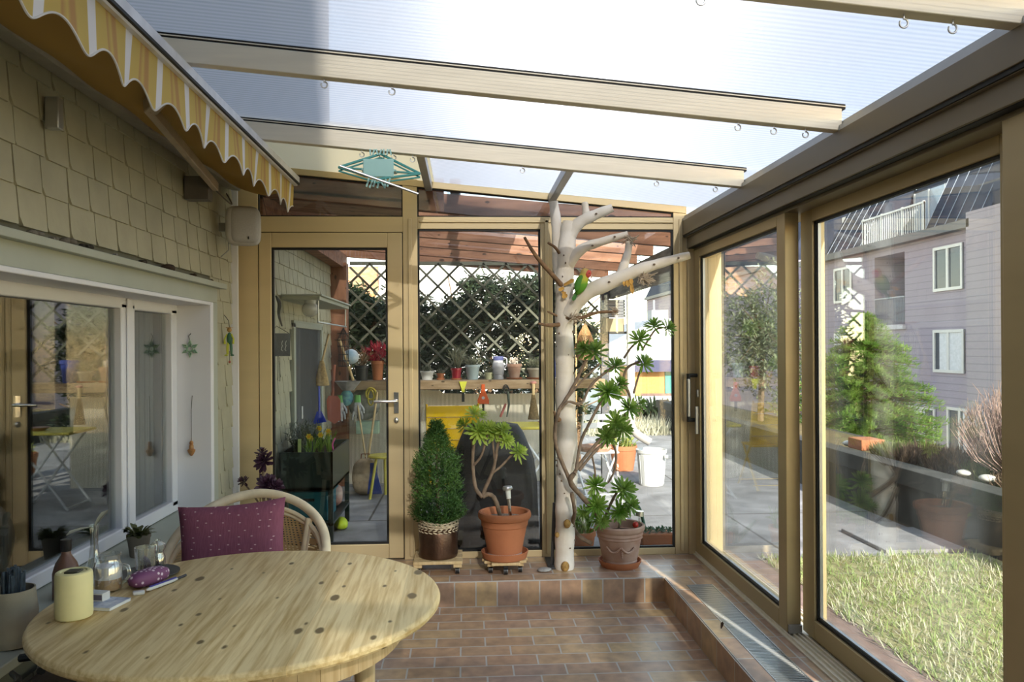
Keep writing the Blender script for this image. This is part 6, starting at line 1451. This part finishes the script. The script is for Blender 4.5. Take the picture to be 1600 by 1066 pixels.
# ------------------------------------------------------------------ hedge and houses behind the trellis
M['hedge'] = leafmat('dark_conifer_hedge', (.010, .020, .009), (.04, .06, .025), .15, .6, 5)
hg = T('conifer_hedge', 'dark ragged conifer hedge behind the lattice trellis', 'hedge', (.4, 10.1, -1))
tk = MB()
for i in range(8):
    x = -1.3 + i * .38; tk.tube(spline([(x, 10.1, -1), (x + rnd.uniform(-.1, .1), 10.1, .8), (x + rnd.uniform(-.2, .2), 10.1, 2.0)], 4), .035, 6)
    for k in range(12):
        z = rnd.uniform(.6, 2.1); tk.tube([(x, 10.1, z), (x + rnd.uniform(-.4, .4), 10.1 + rnd.uniform(-.3, .3), z + rnd.uniform(.05, .35))], .008, 5)
part('trunks', tk, M['twig'], hg)
hf = MB(); cl = []
for i in range(500):
    x = rnd.uniform(-1.5, 1.55); zt = 2.22 + .16 * math.sin(x * 3.1) + .10 * math.sin(x * 7.3 + 1) - (.25 if x > 1.4 else 0)
    if x < -.75: zt -= (-.75 - x) * .2
    z = .55 + (zt - .55) * rnd.random() ** .55; cl.append((x, 10.1 + rnd.uniform(-.35, .35), z))
for (x, y, z) in cl:
    for k in range(60):
        p = Vector((x, y, z)) + Vector((rnd.gauss(0, .075), rnd.gauss(0, .07), rnd.gauss(0, .055))); hf.blade(p, Vector((rnd.uniform(-1, 1), rnd.uniform(-.6, .6), rnd.uniform(-.3, .8))), rnd.uniform(.05, .11), .022)
part('foliage', hf, M['hedge'], hg, 0)
wh = T('white_house', 'white plastered house with orange tiled roof behind the hedge', 'house', (-1, 17, -1.4))
part('walls', MB().b(-3.4, .95, 16, 22, -1.4, 2.55).b(-1.72, .95, 16, 22, 2.55, 3.5), mat('white_plaster', (.92, .91, .88), .9), wh, 0)
part('roof', MB().prism([(15.6, 2.50), (15.6, 2.58), (17.6, 3.3), (17.6, 3.2)], 0, -3.6, -1.73), mat('orange_roof_tiles', (.55, .25, .09), .8, 0, .3, 8, col2=(.62, .40, .26)), wh, 0)
for x in (-2.34, -2.02):
    w_ = part('window', MB().b(x, x + .28, 15.96, 16.0, 1.98, 2.48), mat('house_window_dark', (.10, .11, .12), .15), wh, 0); part('window_bars', MB().b(x - .03, x, 15.94, 16, 1.95, 2.5).b(x + .28, x + .31, 15.94, 16, 1.95, 2.5).b(x, x + .28, 15.94, 16, 2.22, 2.25), M['whitegloss'], w_, 0)
gh = T('gabled_house', 'white gabled house with grey roof seen beyond the downpipe', 'house', (9, 36, -2))
part('walls', MB().b(6.3, 9.4, 35, 42, -2, 1.15).prism([(6.9, 1.15), (9.4, 1.15), (9.3, 2.05), (8.6, 2.55), (7.4, 1.9)], 1, 35, 35.2), mat('house_white', (.80, .80, .78), .9), gh, 0)
part('grey_band', MB().b(6.2, 9.4, 34.6, 35, .72, 1.80 - .55), mat('grey_eave', (.36, .37, .40), .8), gh, 0)
part('roof', MB().prism([(6.0, 1.5), (8.6, 2.75), (9.9, 2.75), (9.9, 1.2), (9.6, 1.4), (8.6, 2.5), (6.2, 1.35)], 1, 35.2, 42), mat('grey_roof', (.30, .31, .34), .8), gh, 0)
part('chimney', MB().b(8.95, 9.75, 38, 39, 2.5, 3.25).tube([(9.15, 38.4, 3.2), (9.15, 38.4, 3.75)], .05, 6), mat('grey_chimney', (.34, .35, .37), .8), gh, 0)
ob = T('orange_shed', 'orange walled low building with teal shutters beyond the street', 'building', (7.4, 30, -1.6))
part('walls', MB().b(6.4, 8.1, 30, 33, -1.6, .70), mat('orange_render', (.50, .27, .10), .9), ob, 0); part('awning_band', MB().b(6.3, 8.1, 29.6, 30, .55, .98), mat('navy_awning', (.07, .07, .13), .8), ob, 0)
part('shutter', MB().b(7.55, 8.05, 29.93, 30, -.35, .55), mat('teal_shutter', (.05, .22, .21), .7), ob, 0); part('balcony_rail', MB().b(6.5, 8.1, 29.4, 29.45, -.75, -.25), mat('brown_rail', (.20, .12, .10), .8), ob, 0)
struct('wall_street', MB().b(3.2, 5.3, 19, 19.3, -1.5, .30), mat('street_wall', (.48, .48, .50), .9), smooth=0)
gs2 = MB()
for i in range(1800): gs2.blade((rnd.uniform(2.0, 3.55), rnd.uniform(13.2, 14.95), -.05 + GZ), Vector((rnd.uniform(-.6, .6), rnd.uniform(-.4, .4), 1)), rnd.uniform(.1, .36), .02)
solo('grass_strip', 'tall pale grass strip beyond the white bin', 'grass', gs2, gm1, (3.8, 14, 0), smooth=0, kind='stuff')
def bush(name, label, c, r, h, mt, n_=700, L=.12, w=.03, twig=None):
    o = T(name, label, 'shrub', c); m = MB()
    for i in range(n_):
        d = rvec(1).normalized(); q0 = Vector(c) + Vector((d.x * r, d.y * r, h * (.5 + .5 * d.z))) * rnd.uniform(.6, 1) ; q0.z = c[2] + (q0.z - c[2] * 1) * 1 if False else c[2] + h * (.5 + .5 * d.z * rnd.uniform(.5, 1))
        m.blade(q0, d + Vector((0, 0, .5)) + rvec(.5), L * rnd.uniform(.6, 1.2), w)
    part('foliage', m, mt, o, 0)
    tm = MB()
    for i in range(10): tm.tube([c, Vector(c) + Vector((rnd.uniform(-r, r) * .7, rnd.uniform(-r, r) * .7, h * .8))], .01, 5)
    part('twigs', tm, M['twig'], o); return o
bush('dark_shrub', 'dark rounded shrub in front of the grey street wall', (4.05, 16.6, -.6), .55, .95, M['hedge'], 900, .2, .06)
def airy_tree(name, label, base, c, r, h, mt, n_, sd):
    o = T(name, label, 'tree', base); r2 = random.Random(sd); m = MB(); tm = MB()
    tm.tube([base, c], [.05, .03], 7)
    for i in range(n_):
        d = Vector((r2.gauss(0, 1), r2.gauss(0, 1), r2.gauss(0, 1))).normalized(); k_ = r2.random() ** .45
        q0 = Vector(c) + Vector((d.x * r * k_, d.y * r * k_, d.z * h * k_)) * (1 + .25 * math.sin(d.x * 5 + d.z * 7))
        if i % 30 == 0: tm.tube([c, lerp(Vector(c), q0, .5) + Vector((0, 0, .05)), q0], [.014, .008, .003], 5)
        for j in range(5): m.leaf(q0 + Vector((r2.gauss(0, .05), r2.gauss(0, .05), r2.gauss(0, .05))), (r2.uniform(-1, 1), r2.uniform(-1, 1), r2.uniform(-.7, .7)), r2.uniform(.06, .11), .03)
    part('branches', tm, M['bark'], o); part('foliage', m, mt, o, 0)
airy_tree('pale_leaved_tree', 'small pale grey green tree growing in the garden bed behind the narrow door leaf', (4.2, 11.2, .44), (4.25, 11.2, 1.62), .72, .95, leafmat('pale_grey_leaf', (.16, .19, .11), (.34, .37, .24), .3), 1100, 21)
cw = MB()
for (a, b_) in (((1.9, 9.5, 2.62), (9, 30, 5.6)), ((1.9, 9.6, 2.30), (9, 30, 5.3))): 
    A, B = Vector(a), Vector(b_); cw.tube([lerp(A, B, i / 10) - Vector((0, 0, .55 * math.sin(PI * i / 10))) for i in range(11)], .008, 5)
solo('overhead_wires', 'thin overhead wires crossing the sky behind the pergola', 'wire', cw, M['gasket'], (3, 12, 3))

# ------------------------------------------------------------------ garden on the right
def conifer(name, label, base, top, rad, mt, n_br, seedv, sag=.25):
    o = T(name, label, 'tree', base); r2 = random.Random(seedv); bz, tz = base[2], top
    part('trunk', MB().tube([base, (base[0], base[1], tz)], [.06, .008], 8), M['bark'], o)
    m = MB(); bm_ = MB()
    for i in range(n_br):
        t_ = r2.random() ** .8; z = lerp(bz + .3, tz - .05, t_); a = r2.uniform(0, 2 * PI)
        L = rad * (1 - t_ ** 1.8) ** .8 * r2.uniform(.55, 1.15) + .05
        if z < bz + .9: L *= .85
        d = Vector((math.cos(a), math.sin(a), .25)); P0 = Vector((base[0], base[1], z)); k_ = max(3, int(L / .05))
        for j in range(1 if k_ < 8 else 2, k_ + 1):
            s_ = j / k_; p = P0 + d * (L * s_) - Vector((0, 0, sag * L * s_ * s_))
            for q_ in range(9):
                dv = (d + Vector((r2.uniform(-1, 1), r2.uniform(-1, 1), r2.uniform(-.45, .6))) * .9)
                m.blade(p + Vector((r2.gauss(0, .02), r2.gauss(0, .02), r2.gauss(0, .012))), dv, r2.uniform(.05, .10), .017, Vector((dv.y, -dv.x, r2.uniform(-.3, .3))))
        bm_.tube([P0, P0 + d * (L * .5) - Vector((0, 0, sag * L * .25)), P0 + d * L - Vector((0, 0, sag * L))], [.010, .006, .002], 5)
    part('branches', bm_, M['bark'], o, 0); part('needles', m, mt, o, 0); return o
conifer('garden_spruce', 'bushy light green spruce beyond the garden wall', (5.68, 11.1, -1.5), 2.0, 1.28, leafmat('light_spruce', (.16, .29, .05), (.36, .49, .13), .55, .5, 4), 820, 11)
conifer('street_fir', 'darker fir standing left behind the light green spruce', (6.6, 15.5, -3.2), 1.55, 1.1, M['needle'], 110, 5)
sb_ = T('bare_shrub', 'bare pinkish brown upright shrub above the white stone pair', 'shrub', (4.24, 5.84, .44)); m = MB(); r3 = random.Random(4)
for i in range(330):
    a = r3.uniform(0, 2 * PI); s_ = r3.random() ** .5; tip = Vector((4.20 + .46 * s_ * math.cos(a), 5.86 + .46 * s_ * math.sin(a), .44 + .74 * (1 - .45 * s_ * s_) + r3.uniform(-.05, .05)))
    b0_ = Vector((4.24 + .05 * math.cos(a), 5.84 + .05 * math.sin(a), .44)); mid = lerp(b0_, tip, .55) + Vector((.06 * s_ * math.cos(a), .06 * s_ * math.sin(a), -.03))
    m.tube([b0_, mid, tip], [.005, .004, .002], 4)
    for k in range(3): p = lerp(mid, tip, r3.random()); m.tube([p, p + Vector((r3.uniform(-.06, .06), r3.uniform(-.06, .06), r3.uniform(.05, .12)))], [.003, .0015], 3)
part('twigs', m, mat('pinkish_twig', (.24, .15, .125), .85, 0, .2, 20, col2=(.40, .29, .26)), sb_, 0)
hm1 = leafmat('brown_heather', (.09, .055, .035), (.20, .13, .085), .2, .7, 12); hm2 = leafmat('green_heather', (.08, .11, .03), (.20, .22, .08), .2, .7, 12)
for i, (x, y, r_, h_, mt, lab) in enumerate(((4.05, 7.35, .20, .20, hm2, 'yellow green low heather clump at the left of the bed'), (4.12, 6.95, .24, .24, hm1, 'brown heather clump left of the middle of the bed'), (4.15, 6.5, .26, .24, hm1, 'brown heather clump in the middle of the bed'), (4.15, 6.1, .20, .20, hm2, 'green heather clump left of the bare shrub'), (4.05, 5.60, .20, .17, hm1, 'low brown heather clump below the bare shrub'))):
    o = T('heather_clump', lab, 'plant', (x, y, .44), 'heather clumps along the garden wall'); m = MB()
    for k in range(900):
        a = rnd.uniform(0, 2 * PI); s_ = rnd.random() ** .5; p = Vector((x + r_ * s_ * math.cos(a), y + r_ * s_ * math.sin(a), .44 + rnd.uniform(0, .4) * h_ * (1 - s_ * s_)))
        m.blade(p, Vector((rnd.gauss(0, .35), rnd.gauss(0, .35), 1)), h_ * rnd.uniform(.4, .8), .010)
    part('sprigs', m, mt, o, 0)
for i, (x, y, r_, lab) in enumerate(((3.88, 6.03, .05, 'white stone on the bed edge, left of the pair'), (3.88, 5.74, .058, 'white stone on the bed edge, right of the pair'), (3.88, 7.9, .06, 'pale round stone left of the clay block'))):
    solo('white_stone', lab, 'stone', MB().ell((x, y, .495 + r_ * .45), (r_, r_ * 1.2, r_ * .5), None, 14, 8), mat('white_limestone_%d' % i, (.62, .60, .55), .8, 0, .15, 20), (x, y, .49), 'white stones along the garden wall', smooth=60)
solo('clay_block', 'orange hollow clay block lying on the garden bed', 'block', MB().b(3.82, 4.05, 7.52, 7.80, .495, .60), M['terra'], (3.94, 7.66, .495), bevel=.006)

# lilac apartment house
def sidingmat(name, c1, c2):
    m, n, l = nodes_of(name)
    tc = n.new('ShaderNodeTexCoord'); s = n.new('ShaderNodeSeparateXYZ'); l.new(tc.outputs['Object'], s.inputs[0])
    a = n.new('ShaderNodeMath'); a.operation = 'MULTIPLY'; a.inputs[1].default_value = 4.2; l.new(s.outputs[2], a.inputs[0])
    fr_ = n.new('ShaderNodeMath'); fr_.operation = 'FRACT'; l.new(a.outputs[0], fr_.inputs[0])
    c = ramp(n, l, fr_.outputs[0], [(0, c2), (.10, c2), (.16, c1), (1, c1)])
    out_to(n, l, bsdf(n, l, c, .8, 0, .2).outputs[0]); return m
lil = sidingmat('lilac_siding', (.335, .29, .345), (.25, .22, .265)); slate = mat('blue_black_slate', (.035, .042, .065), .85, 0, .2, 2, .12)
ap = T('apartment_house', 'lilac clad apartment house with slate mansard roof beyond the garden', 'building', (20, 30, -4.6))
BX = 16.4
part('facade', MB().b(BX, 24, 24.85, 28.95, -4.6, 5.35).b(BX, 24, 31.15, 37.5, -4.6, 5.35).b(BX, 24, 28.95, 31.15, -4.6, 2.25).b(BX, 24, 28.95, 31.15, 5.0, 5.35).b(BX + 1.5, 24, 28.95, 31.15, 2.25, 5.0), lil, ap, 0)
part('side_wing', MB().b(BX - .35, 24, 19, 24.75, -4.6, 5.75), sidingmat('pale_lilac_siding', (.34, .30, .33), (.26, .23, .26)), ap, 0)
part('downpipe', MB().tube([(BX - .1, 24.95, 5.2), (BX - .1, 24.95, -4.6)], .07, 8), slate, ap)
part('gutter', MB().b(BX - .35, BX + .3, 24.6, 37.7, 5.28, 5.55), mat('dark_gutter', (.10, .105, .12), .6), ap, 0)
part('mansard', MB().prism([(BX - .05, 5.5), (BX + 1.3, 8.3), (24, 8.3), (24, 5.5)], 1, 24.2, 27.6).prism([(BX - .05, 5.5), (BX + 1.3, 7.9), (24, 7.9), (24, 5.5)], 1, 31.9, 35.6).b(18.6, 24, 27.6, 31.9, 5.5, 8.2).b(BX + .2, 24, 19, 24.2, 5.75, 8.2), slate, ap, 0)
sm_ = MB()
for y in (24.6, 25.2, 25.8, 26.4, 27.0, 27.55, 32.3, 32.9, 33.5, 34.1, 34.7, 35.3): sm_.tube([(BX - .07, y, 5.52), (BX + 1.28, y, 8.3 if y < 28 else 7.9)], .013, 4)
part('roof_seams', sm_, mat('pale_seam', (.30, .33, .40), .4), ap, 0)
part('chimney', MB().b(18, 19, 36.2, 37.2, 5.5, 7.6), mat('white_chimney', (.75, .73, .72), .8), ap, 0)
part('terrace_wall', MB().b(18.5, 18.6, 27.6, 29.6, 5.5, 8.1), mat('mauve_wall', (.36, .29, .36), .8), ap, 0)
tg = part('terrace_door', MB().b(18.45, 18.5, 29.6, 31.8, 5.5, 7.7), mat('terrace_glass', (.30, .35, .42), .1), ap, 0)
part('door_bars', MB().b(18.4, 18.5, 29.6, 29.68, 5.5, 7.7).b(18.4, 18.5, 30.7, 30.78, 5.5, 7.7).b(18.4, 18.5, 31.72, 31.8, 5.5, 7.7), M['whitegloss'], tg, 0)
rl_ = MB()
y = 27.5
while y < 31.95: rl_.b(BX - .1, BX - .07, y, y + .03, 5.55, 6.55); y += .15
for y in (27.5, 28.9, 30.4, 31.85): rl_.b(BX - .12, BX - .05, y, y + .07, 5.5, 6.65)
rl_.b(BX - .13, BX - .04, 27.5, 31.95, 6.55, 6.62)
part('terrace_railing', rl_, M['whitegloss'], ap, 0)
lr = MB(); y = 29.0
while y < 31.1: lr.b(BX - .02, BX + .01, y, y + .02, 2.3, 3.3); y += .11
lr.b(BX - .03, BX + .02, 28.95, 31.15, 3.3, 3.35)
part('loggia_railing', lr, mat('grey_blue_rail', (.24, .26, .32), .5), ap, 0)
part('loggia_slab', MB().b(BX - .12, BX + 1.5, 28.9, 31.2, 2.10, 2.28), mat('loggia_edge', (.50, .48, .52), .8), ap, 0)
def bwin(y0, y1, z0, z1, blind):
    g = part('window', MB().b(BX - .02, BX + .0, y0, y1, z0, z1), mat('apartment_glass', (.06, .07, .09), .15, 0, .1, 3, .25) if 'apartment_glass' not in bpy.data.materials else bpy.data.materials['apartment_glass'], ap, 0)
    fr = MB(); t_ = .10
    for a, b_, c_, d_ in ((y0, y0 + t_, z0, z1), (y1 - t_, y1, z0, z1), (y0 + t_, y1 - t_, z0, z0 + t_), (y0 + t_, y1 - t_, z1 - t_, z1), ((y0 + y1) / 2 - .06, (y0 + y1) / 2 + .06, z0 + t_, z1 - t_)): fr.b(BX - .07, BX - .01, a, b_, c_, d_)
    part('window_frame', fr, M['whitegloss'], g, 0)
    if blind: part('blind', MB().b(BX - .035, BX - .02, lerp(y0, y1, blind[0]), lerp(y0, y1, blind[1]), z0 + .1, z1 - .1), mat('white_blind', (.62, .63, .66), .7) if 'white_blind' not in bpy.data.materials else bpy.data.materials['white_blind'], g, 0)
rh = T('lilac_house', 'far lilac house with dark slate roof behind the apartment house', 'building', (20, 50, -4.6))
part('walls', MB().b(17.2, 25, 41, 75, -4.6, 6.0), lil, rh, 0)
part('roof', MB().prism([(17.0, 6.0), (18.6, 9.2), (25, 9.2), (25, 6.0)], 1, 41, 75), slate, rh, 0)
part('gutter', MB().b(16.95, 17.3, 40.9, 75, 5.85, 6.1), bpy.data.materials['dark_gutter'], rh, 0)
bwin(25.4, 27.05, 3.35, 4.88, None); bwin(25.35, 27.08, .55, 2.02, (0, .8)); bwin(33.0, 34.6, 3.35, 4.88, None); bwin(33.0, 34.6, .55, 2.02, (.5, 1))
bwin(24.9, 26.3, -2.6, -.6, (.1, .4)); bwin(27.0, 28.6, -2.6, -.7, (.4, .9)); bwin(29.2, 31.0, -2.6, -.6, None)
